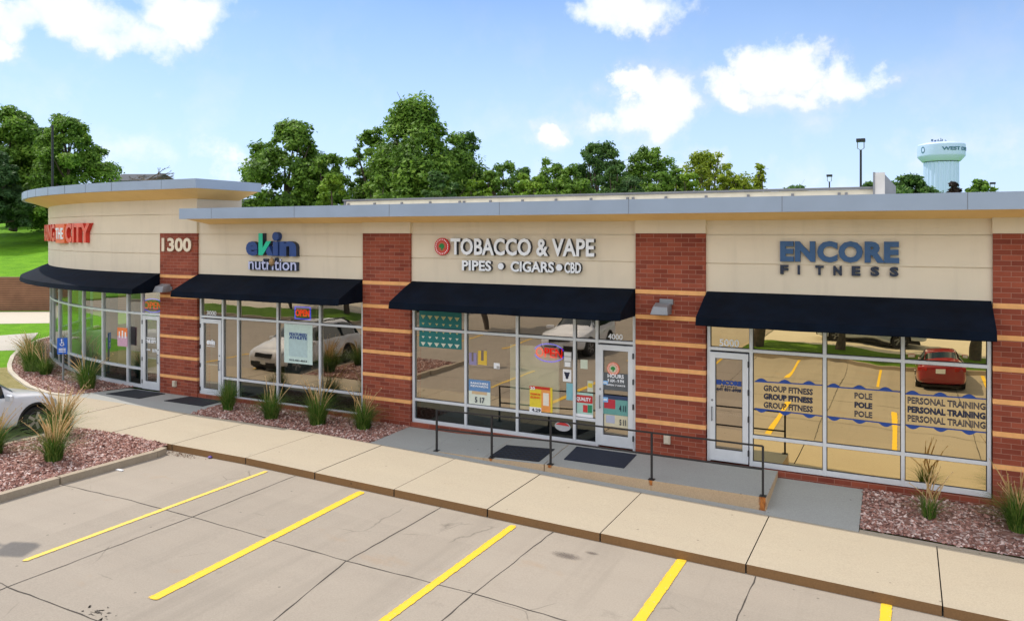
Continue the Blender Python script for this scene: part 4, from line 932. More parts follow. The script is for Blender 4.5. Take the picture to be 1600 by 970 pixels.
# neon open signs
NR = emis('neon_red', (1,.02,.012), .85); NBl = emis('neon_blue', (.03,.04,1), .9)
def neon(cx_, cz_, w, h, y, label, rect=False):
    root = empty('neon_sign', (cx_, y, cz_-h/2), label, 'neon sign')
    text_mesh('OPEN', cx_-w*.44, cx_+w*.44, cz_-h*.27, cz_+h*.27, y, .02, NR, None, outline=0, bold=.0 if not rect else .03, parent=root, name='letter_tubes', seg=2)
    b = MB()
    if rect:
        for q in ((-w/2,w/2,h/2-.03,h/2),(-w/2,w/2,-h/2,-h/2+.03),(-w/2,-w/2+.03,-h/2+.03,h/2-.03),(w/2-.03,w/2,-h/2+.03,h/2-.03)): b.box(cx_+q[0],cx_+q[1],y-.01,y+.01,cz_+q[2],cz_+q[3])
    else:
        for sg_ in (1,-1):
            pts = [(cx_+w/2*math.cos(t), y, cz_+sg_*h/2*math.sin(t)) for t in [R(18+6*i) for i in range(25)]]
            for p, q in zip(pts[:-1], pts[1:]): b.tube(p, q, .014, n=6)
    b.build('border_tube', NBl, root)
    b = MB(); b.box(cx_-w*.46, cx_+w*.46, y+.03, y+.035, cz_-h*.3, cz_+h*.3); b.build('backing', flat('neon_back', (.02,.02,.03), .4), root) if rect else None
    return root
x, z = W(858,551,.2); neon(x, z, 1.0*(W(881,551,.2)[0]-W(834,551,.2)[0]), .42, .2, 'glowing red OPEN sign in blue oval arcs in the unit 4000 window')
x, z = W(473,489,.2); neon(x, z, W(486,489,.2)[0]-W(461,489,.2)[0], .36, .2, 'red OPEN sign in a violet blue rectangle in the unit 3000 transom', rect=True)
x, z = W(243,477.5,.2); neon(x-.12, z, .95, .42, .2, 'red and blue OPEN sign above the corner tower door')
# ================================================================== handrail, mats, sign
hr = empty('handrail', (-6, YR+.06, .15), 'thin black metal handrail along the ramp and landing edge', 'handrail')
PX_ = [-9.55,-8.12,-6.70,-4.50,-2.37]; YP = YR+.05
tp = []
for x in PX_:
    z0 = rampz(x, YP); b = MB(); b.box(x-.019,x+.019,YP-.019,YP+.019,z0,z0+.93); b.build('post', M_IRON, hr)
    b = MB(); b.box(x-.06,x+.06,YP-.06,YP+.06,z0+.001,z0+.012); b.build('base_plate', M_IRON, hr); tp.append((x, z0))
for nm, h in (('top_rail', .93), ('mid_rail', .50)):
    b = MB()
    for (xa, za), (xb, zb) in zip(tp[:-1], tp[1:]):
        b.add([(xa,YP-.015,za+h-.015),(xb,YP-.015,zb+h-.015),(xb,YP+.015,zb+h-.015),(xa,YP+.015,za+h-.015),(xa,YP-.015,za+h+.015),(xb,YP-.015,zb+h+.015),(xb,YP+.015,zb+h+.015),(xa,YP+.015,za+h+.015)],
              [(0,3,2,1),(4,5,6,7),(0,1,5,4),(1,2,6,5),(2,3,7,6),(3,0,4,7)])
    b.build(nm, M_IRON, hr)
def m_rust():
    m, t, b, o = nmat('rust_run'); b.inputs['Roughness'].default_value = .9
    tc_ = t.nodes.new('ShaderNodeTexCoord'); s = t.nodes.new('ShaderNodeSeparateXYZ'); t.links.new(tc_.outputs['Object'], s.inputs[0])
    t.links.new(ramp(t, noise(t, 30, 5, .7, stretch=(1.6,1,.3)), [(.35, (.20,.05,.01)), (.6, (.55,.20,.04))]), b.inputs['Base Color'])
    n_ = noise(t, 18, 5, .7, stretch=(1.8,1,.35)); a = N(t, 'ShaderNodeMath', operation='ABSOLUTE'); t.links.new(s.outputs[0], a.inputs[0])
    u = N(t, 'ShaderNodeMath', operation='SUBTRACT'); t.links.new(n_, u.inputs[0]); t.links.new(a.outputs[0], u.inputs[1])
    t.links.new(ramp(t, u.outputs[0], [(.02, (0,0,0)), (.3, (.95,.95,.95))]), b.inputs['Alpha']); return m
M_RR = m_rust()
for x, s, h in ((-8.12,.09,.05),(-6.70,.11,.06),(-4.5,.09,.10),(-2.37,.14,.26)):
    z = rampz(x, YR); b = MB(); b.quad((-.7,0,-h),(.7,0,-h),(.7,0,0),(-.7,0,0)); b.quad((-.7,.0,0),(.7,.0,0),(.7,.08,.004),(-.7,.08,.004))
    o = kindS(b.build('rust_stain', M_RR, recalc=False)); o.location = (x, YR-.005, z+.003); o.scale = (s*1.0, 1, 1)
def mat_(pts, label, zf, bold=False):
    b = MB(); b.slab(pts, lambda x, y: zf(x, y)+.001, lambda x, y: zf(x, y)+.016); o = b.build('doormat', M_MAT if bold else M_BLACK, bevel=.004); return tag(o, label, 'doormat', 'doormats before the shop doors')
mat_([(-21.75,-1.0),(-20.25,-1.0),(-20.2,-.12),(-21.6,-.12)], 'black doormat before the corner tower door, farthest left of the four', bedz)
mat_([(-19.35,-.85),(-17.75,-.85),(-17.8,-.06),(-19.2,-.06)], 'black doormat before the unit 3000 door beside the gravel bed', bedz)
mat_([(-8.2,-1.36),(-7.0,-1.36),(-7.0,-.52),(-8.2,-.55)], 'ribbed dark doormat lying on the sloping ramp between the handrail posts', rampz)
mat_([(-6.55,-1.05),(-5.2,-1.05),(-5.2,-.2),(-6.6,-.2)], 'navy doormat on the landing before the unit 4000 door', rampz, True)
b = MB()
for i in range(9):
    for j in range(6):
        x = -8.1+i*.13; y = -1.28+j*.13; z = rampz(x, y)+.0165; b.box(x-.04,x+.04,y-.04,y+.04,z,z+.004)
b.build('raised_ribs', M_MAT, [o for o in COL.objects if o.get('label','').startswith('ribbed dark')][0])
# accessible parking sign
hx, hy = -25.0, -.25
sgn = empty('parking_sign', (hx, hy, .19), 'small blue accessible parking sign on a thin post in the curved gravel bed', 'parking sign')
b = MB(); b.box(hx-.03,hx+.03,hy-.02,hy+.02,.19,1.62); b.build('post', M_GALV, sgn)
SB = flat('sign_blue', (.01,.11,.55), .45, var=.04)
ang = R(35); ca, sa = math.cos(ang), math.sin(ang)
def sgp(u, v, w=0): return (hx+u*ca+w*sa, hy-.03+u*sa-w*ca, 1.34+v)
b = MB(); b.add([sgp(-.16,-.27,0),sgp(.16,-.27,0),sgp(.16,.27,0),sgp(-.16,.27,0),sgp(-.16,-.27,-.01),sgp(.16,-.27,-.01),sgp(.16,.27,-.01),sgp(-.16,.27,-.01)],
      [(0,1,2,3),(7,6,5,4),(0,4,5,1),(1,5,6,2),(2,6,7,3),(3,7,4,0)]); b.build('sign_plate', SB, sgn)
b = MB()
def ring(b, cu, cv, r0, r1, a0, a1, n=16, w=.004):
    for i in range(n):
        t0, t1 = R(a0+(a1-a0)*i/n), R(a0+(a1-a0)*(i+1)/n)
        b.quad(sgp(cu+r0*math.cos(t0),cv+r0*math.sin(t0),w), sgp(cu+r1*math.cos(t0),cv+r1*math.sin(t0),w), sgp(cu+r1*math.cos(t1),cv+r1*math.sin(t1),w), sgp(cu+r0*math.cos(t1),cv+r0*math.sin(t1),w))
ring(b,-.01,.07,.045,.065,150,400); ring(b,-.02,.21,0,.025,0,360,10)
for q in ((-.03,-.005,.08,.185),(-.03,.05,.11,.13),(.04,.06,.02,.09),(-.11,.11,-.10,-.075),(-.11,.11,-.15,-.125),(-.11,.11,-.2,-.18)): b.quad(sgp(q[0],q[2],.004),sgp(q[1],q[2],.004),sgp(q[1],q[3],.004),sgp(q[0],q[3],.004))
b.build('wheelchair_symbol', M_LW, sgn, recalc=False)

# ================================================================== ornamental grasses
def leafmat(name, cols, trans=.25, rough=.6):
    m = bpy.data.materials.new(name); m.use_nodes = True; t = m.node_tree; b = t.nodes['Principled BSDF']; out = t.nodes['Material Output']
    at = t.nodes.new('ShaderNodeAttribute'); at.attribute_name = 'tone'
    c = ramp(t, at.outputs['Fac'], [(i/(len(cols)-1), c) for i, c in enumerate(cols)])
    t.links.new(c, b.inputs['Base Color']); b.inputs['Roughness'].default_value = rough; b.inputs['Specular IOR Level'].default_value = .25
    tr = t.nodes.new('ShaderNodeBsdfTranslucent'); t.links.new(c, tr.inputs[0]); mx = t.nodes.new('ShaderNodeMixShader'); mx.inputs[0].default_value = trans
    t.links.new(b.outputs[0], mx.inputs[1]); t.links.new(tr.outputs[0], mx.inputs[2]); t.links.new(mx.outputs[0], out.inputs[0]); return m
M_BLADE = leafmat('grass_blade', [(.035,.095,.014),(.07,.17,.022),(.13,.25,.035),(.30,.32,.09)])
M_PLUME = leafmat('grass_plume', [(.50,.33,.14),(.66,.48,.24),(.80,.63,.38)], .3)
M_TWIG = flat('twig', (.09,.065,.045), .9)
def tone_attr(o, tones):
    at = o.data.attributes.new('tone', 'FLOAT', 'FACE'); at.data.foreach_set('value', tones); return o
def clump(x, y, z, h, r, plumes, label, seed, blades=720, plh=1.0, lean=(.15,-.02)):
    q = random.Random(seed); root = empty('ornamental_grass', (x, y, z), label, 'ornamental grass', 'feather reed grasses in the gravel beds')
    b = MB(); tones = []
    for i in range(blades):
        a = q.uniform(0, 6.283); rr = r*.36*math.sqrt(q.random()); L = h*q.uniform(.5,1.25); bend = (q.uniform(.1,1.5)**1.3)*r
        bx, by = x+rr*math.cos(a), y+rr*math.sin(a); a += q.gauss(0,.35); dx, dy = math.cos(a), math.sin(a); w = q.uniform(.004,.009); px_, py_ = -dy, dx
        pts = []; tn = q.random()
        for k in range(5):
            t = k/4; rad = bend*t**1.8; zz = z+L*(t-.28*t**3*bend/r); pts.append((bx+dx*rad, by+dy*rad, zz, w*(1-t*.85)))
        for (p, s_) in zip(pts[:-1], pts[1:]):
            b.quad((p[0]-px_*p[3],p[1]-py_*p[3],p[2]),(p[0]+px_*p[3],p[1]+py_*p[3],p[2]),(s_[0]+px_*s_[3],s_[1]+py_*s_[3],s_[2]),(s_[0]-px_*s_[3],s_[1]-py_*s_[3],s_[2])); tones.append(tn)
    tone_attr(b.build('foliage', M_BLADE, root, recalc=False), tones)
    if plumes:
        b = MB(); tones = []
        for i in range(int(plumes*.8)):
            a = q.uniform(0, 6.283); sp_ = r*q.uniform(.1,1.25); H = (h*.85+plh*q.uniform(.15,.62)); bx, by = x+r*.15*math.cos(a), y+r*.15*math.sin(a)
            dx, dy = math.cos(a)*sp_+lean[0]*H*.5, math.sin(a)*sp_+lean[1]*H
            tn = q.random(); prev = None; wob = q.gauss(0,1); drp = q.uniform(.02,.22)*H*.5
            for k in range(9):
                t = k/8; p = Vector((bx+dx*t**2.1+wob*math.sin(t*4)*.05, by+dy*t**2.1, z+H*t-drp*t**3))
                if prev is not None:
                    ww = .0028 if t < .58 else .009*math.sin(math.pi*min(1,(t-.52)/.5))+.003
                    for (u, v) in ((1,0),(0,1)): b.quad((prev.x-u*ww,prev.y-v*ww,prev.z),(prev.x+u*ww,prev.y+v*ww,prev.z),(p.x+u*ww,p.y+v*ww,p.z),(p.x-u*ww,p.y-v*ww,p.z)); tones.append(tn)
                    if t > .6:
                        for _ in range(4):
                            ex = p+Vector((q.gauss(0,.016),q.gauss(0,.016),q.uniform(0,.05))); c_ = Vector((q.gauss(0,.005),q.gauss(0,.005),0)); b.poly([p-c_, p+c_, ex]); tones.append(min(1,tn+.2))
                prev = p
        tone_attr(b.build('seed_plumes', M_PLUME, root, recalc=False), tones)
    return root
bz = lambda x, y: bedz(x, y)
clump(-16.75,-.85,bz(-16.75,-.85),.82,.36,0,'green grass clump without plumes beside the unit 3000 door',1)
clump(-14.95,-1.05,bz(-15,-1.05),.72,.46,16,'grass clump with tan plumes before the second window left of the middle pier',2)
clump(-13.45,-.95,bz(-13.4,-.95),.85,.52,26,'fullest plumed grass clump in the bed before the reflected white car',3, plh=1.05)
clump(-12.15,-.75,bz(-12.1,-.75),.68,.44,15,'plumed grass clump against the brick pier at the right end of its bed',4)
clump(.36,-.75,bz(.4,-.75),.48,.30,14,'thin sparse grass clump under the right yellow window',5,blades=170, plh=1.0)
clump(1.72,-.72,bz(1.7,-.72),.72,.42,26,'grass clump with straw coloured plumes at the far right brick pier',6)
clump(-16.3,-6.05,.2,.85,.46,55,'large green and tan plumed grass clump at the front of the parking island',7,blades=520, plh=.75)
clump(-18.1,-4.75,.2,.85,.48,60,'tall pale plumed grass clump in front of the white car wheel',8, plh=1.0,lean=(.3,-.02))
clump(-18.05,-6.35,.2,.75,.55,30,'grass clump cut by the left edge of the photo',9, plh=.9)
clump(-23.0,-.75,.2,.95,.55,20,'dark green arching grass clump before the corner tower sidelight',10, plh=.8)
clump(-26.6,.15,.2,.6,.45,10,'low grass clump left of the blue parking sign',11)
clump(-27.7,.35,.2,1.1,.7,34,'tall bushy grass clump at the left foot of the rounded glass front',12,blades=600, plh=.7)
clump(-29.6,1.5,.2,1.0,.7,24,'brown tinged grass clump farthest left around the rounded glass front',13, plh=.8)

# ================================================================== vehicles
def m_car(name, col, rough=.28, metal=0):
    m, t, b, o = nmat(name); b.inputs['Roughness'].default_value = rough; b.inputs['Metallic'].default_value = metal; b.inputs['Coat Weight'].default_value = .8; b.inputs['Coat Roughness'].default_value = .04
    d = noise(t, 3, 5); t.links.new(ramp(t, d, [(.3, tuple(x*.9 for x in col)), (.7, col)]), b.inputs['Base Color']); return m
M_TIRE = flat('tyre', (.015,.015,.016), .85); M_RIM = flat('rim', (.32,.33,.35), .3, .8); M_CG = flat('car_glass', (.012,.02,.022), .04, spec=.9); M_TRIM = flat('trim_black', (.012,.012,.013), .5)
M_HL = flat('lamp_lens', (.55,.58,.6), .08); M_TL = flat('tail_lens', (.35,.01,.01), .12); M_PLT = flat('plate', (.7,.72,.7), .5)
def sect(wb, z0, zb, zt, wt, roofed):
    """half section points from the sill to the centre top"""
    h = zb-z0
    low = [(wb*.90, z0), (wb*.985, z0+h*.16), (wb, z0+h*.45), (wb*.985, z0+h*.78), (wb*.94, zb)]
    if roofed: return low+[(wb*.93, zb+.02), (wt+(wb*.93-wt)*.45, zb+(zt-zb)*.5), (wt, zt-.07), (wt*.86, zt-.012), (wt*.45, zt+.008), (0, zt+.014)]
    return low+[(wb*.90, zb+(zt-zb)*.55), (wb*.80, zb+(zt-zb)*.8), (wb*.66, zt-.005), (wb*.5, zt+.003), (wb*.25, zt+.008), (0, zt+.01)]
def car(name, paint, suv, label):
    """built around the origin, nose towards +y, 4.6 m long"""
    root = empty(name, (0,0,0), label, 'car')
    H = 1.68 if suv else 1.45; W2 = .93 if suv else .90; bl = 1.02 if suv else .93; g0 = .24 if suv else .18
    if suv: st = [(-2.28,.78,.5,.95,1.00,0,0),(-2.2,.88,.34,1.05,1.12,0,0),(-2.02,W2,g0+.04,1.05,1.30,.66,1),(-1.72,W2,g0,1.05,H-.07,.64,1),(-1.0,W2,g0,1.03,H-.01,.66,1),(0,W2,g0,1.01,H,.67,1),(.42,W2,g0,1.0,H-.04,.655,1),(.78,W2,g0,1.0,1.40,.68,1),(1.12,W2,g0,.99,1.12,.72,1),(1.32,W2,g0,.94,1.06,0,0),(1.8,W2*.985,g0+.02,.86,.99,0,0),(2.05,W2*.95,g0+.06,.78,.90,0,0),(2.18,W2*.86,g0+.1,.68,.76,0,0),(2.24,W2*.66,.42,.56,.6,0,0)]
    else: st = [(-2.32,.72,.46,.86,.92,0,0),(-2.24,.84,.30,.95,1.03,0,0),(-1.95,.89,g0+.05,.96,1.09,0,0),(-1.55,W2,g0,.95,1.13,.66,1),(-1.0,W2,g0,.94,H-.07,.62,1),(-.4,W2,g0,.93,H,.63,1),(.1,W2,g0,.92,H-.03,.63,1),(.55,W2,g0,.91,1.25,.65,1),(.98,W2,g0,.88,1.0,.68,1),(1.2,W2,g0,.84,.94,0,0),(1.8,W2*.97,g0+.02,.76,.86,0,0),(2.12,W2*.92,g0+.05,.66,.75,0,0),(2.28,W2*.80,g0+.1,.56,.62,0,0),(2.33,W2*.58,.36,.48,.52,0,0)]
    b = MB(); vs = []; secs = []
    for (y, wb, z0, zb, zt, wt, rf) in st:
        s = sect(wb, z0, zb, zt, wt, rf); secs.append([(x, y, z) for x, z in s])
        ring_ = [(x, y, z) for x, z in s]+[(-x, y, z) for x, z in reversed(s[:-1])]; vs += ring_
    k = len(vs)//len(st)
    fs = [(i*k+j, i*k+j+1, (i+1)*k+j+1, (i+1)*k+j) for i in range(len(st)-1) for j in range(k-1)]
    fs += [((i+1)*k, (i+1)*k+k-1, i*k+k-1, i*k) for i in range(len(st)-1)]
    fs += [tuple(range(k)), tuple(range((len(st)-1)*k+k-1, (len(st)-1)*k-1, -1))]
    b.add(vs, fs); body = b.build('body', paint, root, smooth=True)
    body.modifiers.new('s', 'SUBSURF').levels = 2; body.modifiers['s'].render_levels = 2
    wr = .35 if suv else .33; fy, ry = (1.5, -1.28) if suv else (1.42, -1.34)
    cut = MB()
    for yy in (fy, ry): 
        for sx in (1,-1): cut.lathe([(wr+.065, sx*.55),(wr+.065, sx*1.2)], (0,yy,wr), 32, axis='x')
    cu = cut.build('cutter', M_TRIM); bo = body.modifiers.new('b', 'BOOLEAN'); bo.object = cu; bo.operation = 'DIFFERENCE'; bo.solver = 'EXACT'
    bpy.context.view_layer.update(); dg = bpy.context.evaluated_depsgraph_get(); me = bpy.data.meshes.new_from_object(body.evaluated_get(dg)); body.modifiers.clear(); body.data = me
    for p in me.polygons: p.use_smooth = True
    me.set_sharp_from_angle(angle=R(35)); me.materials.clear(); me.materials.append(paint); me.materials.append(M_TRIM)
    for p in me.polygons:
        c = p.center; p.material_index = 0
        for yy in (fy, ry):
            if math.hypot(c.y-yy, c.z-wr) < wr+.075 and abs(c.x) < .86 and (abs(p.normal.x) > .8 and abs(c.x) < .7 or math.hypot(c.y-yy, c.z-wr) > wr+.05 and abs(p.normal.x) < .5): p.material_index = 1
    bpy.data.objects.remove(cu)
    for sx in (1,-1):
        for yy in (fy, ry):
            x = sx*(W2-.12)
            w = MB(); w.lathe([(wr*.62,x-.11),(wr*.93,x-.115),(wr,x-.08),(wr,x+.08),(wr*.93,x+.115),(wr*.62,x+.11)], (0,yy,wr), 32, axis='x'); wo2 = w.build('wheel', M_TIRE, root, smooth=True)
            r_ = MB(); xo_ = x+sx*.085; r_.lathe([(wr*.66,xo_),(wr*.62,xo_+sx*.03),(wr*.56,xo_-sx*.02)], (0,yy,wr), 28, axis='x')
            for i in range(5):
                a = i*2*math.pi/5; c, s = math.cos(a), math.sin(a); r_.obox((xo_+sx*.015, yy+c*wr*.36, wr+s*wr*.36), (.012,0,0), (0,c*wr*.25,s*wr*.25), (0,-s*.035,c*.035))
            r_.build('rim', M_RIM, wo2, smooth=True)
            a_ = MB(); 
            xs_ = sx*(W2-.012)
            n = 18
            if suv:
                for i in range(n):
                    t0, t1 = math.pi*(i/n)*1.1-.15, math.pi*((i+1)/n)*1.1-.15; q0, q1 = wr+.055, wr+.105
                    P_ = lambda t, q, dx: (xs_+sx*dx, yy+q*math.cos(t), wr+q*math.sin(t))
                    a_.add([P_(t0,q0,-.06),P_(t1,q0,-.06),P_(t1,q0,.018),P_(t0,q0,.018),P_(t0,q1,-.06),P_(t1,q1,-.06),P_(t1,q1,.012),P_(t0,q1,.012)], [(0,1,2,3),(7,6,5,4),(3,2,6,7),(0,4,5,1)])
                a_.build('wheel_arch', M_TRIM, root)
    # glazing just outside the greenhouse
    gi = [i for i, s in enumerate(st) if s[6]]
    def gp(i, j, o_=.012):
        x, y, z = secs[i][j]; return Vector((x+o_, y, z))
    def lerp(a, c, t): return a+(c-a)*t
    for sx in (1,-1):
        b = MB(); up = []; lo = []
        ids = gi[:-1] if suv else gi
        for i in ids:
            a0, a1 = gp(i,5), gp(i,7); 
            if st[i][4]-st[i][3] < .2: a1 = lerp(a0, a1, .9)
            lo.append(lerp(a0,a1,.08)); up.append(lerp(a0,a1,.93))
        for q in range(len(lo)-1):
            A, B_, C_, D_ = lo[q].copy(), lo[q+1].copy(), up[q+1].copy(), up[q].copy()
            if q in (1,3): A.y += .05; D_.y += .05
            pts = [A,B_,C_,D_]; b.poly([(p.x*sx, p.y, p.z) for p in pts])
        b.build('side_window', M_CG, root, smooth=True, recalc=False)
    def across(i0, i1, nm, t0=.1, t1=.92):
        b = MB(); rows = []
        for i, t in ((i0,t0),(i1,t1)):
            pass
        A = [secs[i0][j] for j in (7,8,9,10)]; B_ = [secs[i1][j] for j in (7,8,9,10)]
        ra = [(Vector(a)+(Vector(c)-Vector(a))*t0) for a, c in zip(A,B_)]; rb = [(Vector(a)+(Vector(c)-Vector(a))*t1) for a, c in zip(A,B_)]
        nrm = Vector((0, 1 if i0 > i1 else -1, .7)).normalized()*.02
        ra = [p+nrm for p in ra]; rb = [p+nrm for p in rb]
        fa_ = ra+[Vector((-p.x,p.y,p.z)) for p in reversed(ra[:-1])]; fb = rb+[Vector((-p.x,p.y,p.z)) for p in reversed(rb[:-1])]
        n = len(fa_); b.add(fa_+fb, [(i,i+1,n+i+1,n+i) for i in range(n-1)]); b.build(nm, M_CG, root, smooth=True, recalc=False)
    across(gi[-1], gi[-3 if suv else -3], 'windshield'); across(gi[0], gi[1] if not suv else gi[1], 'rear_window')
    # lamps, grille, plates, mirrors
    zf = .74 if suv else .66
    for sx in (1,-1):
        b = MB(); b.obox((sx*.68, 2.07 if suv else 2.13, zf), (.15,-.05*sx,0), (.0,.05,0), (0,-.02,.065)); b.build('headlight', M_HL, root, bevel=.02)
        b = MB(); b.obox((sx*.70, -2.22, .92 if suv else .84), (.16,.05*sx,0), (0,.06,0), (0,.0,.075)); b.build('taillight', M_TL, root, bevel=.02)
        b = MB(); my = .78 if suv else .62; mz = 1.06 if suv else .98
        b.obox((sx*(W2+.12), my, mz), (.11,0,0), (0,.05,0), (0,0,.075)); mo = b.build('side_mirror', paint, root, bevel=.035)
        b = MB(); b.obox((sx*(W2+.12), my-.055, mz), (.09,0,0), (0,.004,0), (0,0,.06)); b.build('mirror_glass', M_HL, mo)
        b = MB()
        for yy in (.35,-.55): b.obox((sx*(W2+.005), yy, .88 if suv else .8), (.012,0,0), (0,.09,0), (0,0,.015))
        b.build('door_handle', paint, root)
        if suv: b = MB(); b.tube((sx*.6,-1.6,H+.0),(sx*.6,.25,H+.02),.02); b.build('roof_rail', M_TRIM, root)
    b = MB(); b.obox((0,2.2 if suv else 2.27,zf-.04), (.42,0,0), (0,.04,0), (0,-.01,.075)); b.build('grille', M_TRIM, root, bevel=.01)
    b = MB(); b.obox((0,2.17 if suv else 2.25,.38), (.62,0,0), (0,.08,0), (0,0,.09)); b.build('lower_grille', M_TRIM, root, bevel=.02)
    b = MB(); b.obox((0,2.34,.46), (.16,0,0), (0,.008,0), (0,0,.08)); b.obox((0,-2.33,.74), (.16,0,0), (0,.008,0), (0,0,.08)); 
    b2_ = MB(); b2_.obox((0,2.26 if suv else 2.345,.47), (.16,0,0), (0,.008,0), (0,0,.08)); b2_.build('licence_plate', M_PLT, root)
    b2_ = MB(); b2_.obox((0,-2.31,.78), (.16,0,0), (0,.02,0), (0,0,.08)); b2_.build('licence_plate', M_PLT, root)
    b = MB(); b.box(-W2*.82, W2*.82, -2.0, 2.0, g0-.04, g0+.05); b.build('underbody', M_TRIM, root)
    return root
def park(o, x, y, rz): o.location = (x, y, gz(x)-.148); o.rotation_euler = (0, 0, rz)
c1 = car('parked_car', m_car('paint_white', (.78,.79,.82)), True, 'white car at the left edge, its nose at the sidewalk behind the island grasses')
park(c1, -20.32, -6.05, R(1))
c2 = car('parked_car', m_car('paint_red', (.25,.007,.016)), False, 'dark red car mirrored in the right yellow window')
park(c2, 1.05, -15.3, math.pi); c2.scale = (.9,.9,.9)
c3 = car('parked_car', m_car('paint_pearl', (.8,.8,.82)), True, 'white car mirrored in the window left of the unit 4000 door')
park(c3, -12.5, -14.4, 0)
c4 = car('parked_car', m_car('paint_silver', (.5,.56,.6), metal=.3), False, 'pale silver car mirrored at the top of the right yellow window')
park(c4, -1.6, -24.3, R(88)); c4.location.z = gz(-1.6)-.05

# ================================================================== trees
M_BARK = flat('bark', (.10,.075,.055), .95, var=.35, sc=8, bmp=.6, bsc=20)
LEAFC = {'mid': [(.055,.115,.016),(.11,.215,.025),(.18,.32,.038),(.28,.42,.06)],
         'dark': [(.038,.09,.024),(.07,.155,.034),(.115,.22,.045),(.18,.29,.06)],
         'light': [(.09,.18,.014),(.16,.29,.024),(.24,.38,.034),(.33,.46,.055)],
         'yellow': [(.14,.20,.014),(.23,.31,.022),(.33,.41,.035),(.43,.48,.07)],
         'bluish': [(.035,.08,.025),(.055,.12,.035),(.09,.17,.05),(.13,.22,.07)],
         'purple': [(.03,.022,.02),(.05,.035,.03),(.07,.05,.04),(.09,.07,.05)]}
ML = {k: leafmat('leaf_'+k, v, .38) for k, v in LEAFC.items()}
def tree(name, x, y, z0, z1, rx, kind, label, seed, leaves=9000, leaf=.3, crown0=.25, shape='round', group='trees behind the building', gap=.5, trunk=None, droop=0, cat='tree'):
    """z0 ground, z1 top; crown from crown0 of the height up"""
    leaves = int(leaves*3.0); leaf *= .66; q = np.random.RandomState(seed); H = z1-z0; root = empty(name, (x, y, z0), label, cat, group)
    cz0 = z0+H*crown0; CH = z1-cz0
    # clump centres
    cl = []; nc = int(150*max(.6, min(1.6, CH/8)))
    tries = 0
    while len(cl) < nc and tries < 6000:
        tries += 1; t = q.uniform(0, 1); a = q.uniform(0, 2*math.pi)
        if shape == 'round': R_ = rx*max(.10, 1-t**2.8)**.60*min(1, .55+t*1.6)
        elif shape == 'cone': R_ = rx*(1-t)**.8+.1*rx
        elif shape == 'spire': R_ = rx*(1.05-.85*t)*(.75+.35*abs(math.sin(t*7+seed)))
        else: R_ = rx*(.9-.25*t)
        R_ *= 1+.13*math.sin(a*3+seed)+.10*math.sin(a*7+seed*2+t*5)
        rr_ = R_*(q.uniform(.15,1)**.45)
        cx_, cy_, cz_ = x+rr_*math.cos(a), y+rr_*math.sin(a)*.85, cz0+CH*(.04+.93*t)-droop*(rr_/rx)**2
        cr = (.10+.14*q.random()**1.7)*min(rx, CH)*1.0
        if t > .8: cr *= .7
        cl.append((cx_, cy_, cz_, cr))
    w = np.array([c[3]**1.7 for c in cl]); w /= w.sum(); idx = q.choice(len(cl), leaves, p=w); C = np.array(cl)[idx]
    d = q.normal(size=(leaves, 3)); d /= np.linalg.norm(d, axis=1)[:, None]; rad = (q.uniform(0, 1, leaves)**.42)[:, None]
    sub = np.sin(d[:, :1]*6+C[:, :1]*3)*np.sin(d[:, 1:2]*6+C[:, 1:2]*2)*np.sin(d[:, 2:]*5+C[:, 2:3])   # ragged twig ends
    pos = C[:, :3]+d*rad*C[:, 3:4]*(1+.38*sub)*np.array([1.15, 1.15, .8])
    pos[:, 2] -= (droop*.5)*np.clip(rad[:, 0]-.6, 0, 1)*q.uniform(0, 1, leaves)
    nrm = d*.8+q.normal(size=(leaves, 3))*.55+np.array([0, 0, .55]); nrm /= np.linalg.norm(nrm, axis=1)[:, None]
    u = np.cross(nrm, q.normal(size=(leaves, 3))); u /= np.linalg.norm(u, axis=1)[:, None]; v = np.cross(nrm, u)
    s = (leaf*q.uniform(.45, 1.2, leaves))[:, None]*.5
    V = np.stack([pos-u*s*1.25, pos-v*s*.62, pos+u*s*1.25+nrm*s*.3, pos+v*s*.62], 1).reshape(-1, 3)-np.array([x, y, z0])
    me = bpy.data.meshes.new('crown'); me.vertices.add(len(V)); me.vertices.foreach_set('co', V.ravel())
    me.loops.add(len(V)); me.loops.foreach_set('vertex_index', np.arange(len(V), dtype=np.int32)); me.polygons.add(leaves); me.polygons.foreach_set('loop_start', np.arange(0, len(V), 4, dtype=np.int32))
    try: me.polygons.foreach_set('loop_total', np.full(leaves, 4, dtype=np.int32))
    except Exception: pass
    me.update(calc_edges=True); me.materials.append(ML[kind])
    ctone = q.uniform(-.22, .22, len(cl))[idx]; tone = np.clip(q.normal(.45, .2, leaves)+ctone, 0, 1)
    at = me.attributes.new('tone', 'FLOAT', 'FACE'); at.data.foreach_set('value', tone.astype(np.float32))
    o = bpy.data.objects.new('crown', me); COL.objects.link(o); o.parent = root
    # trunk and limbs
    b = MB(); tr = (trunk or H*.022+.06); top = cz0+CH*.55
    p = Vector((x, y, z0-.3)); segs = 6; pts = [p]
    for i in range(1, segs+1): pts.append(Vector((x+q.normal()*H*.012, y+q.normal()*H*.012, z0+(top-z0)*i/segs)))
    for i in range(segs): b.tube(pts[i], pts[i+1], tr*(1.25 if i == 0 else 1)*(1-i/segs*.75), tr*(1-(i+1)/segs*.75), 8, caps=False)
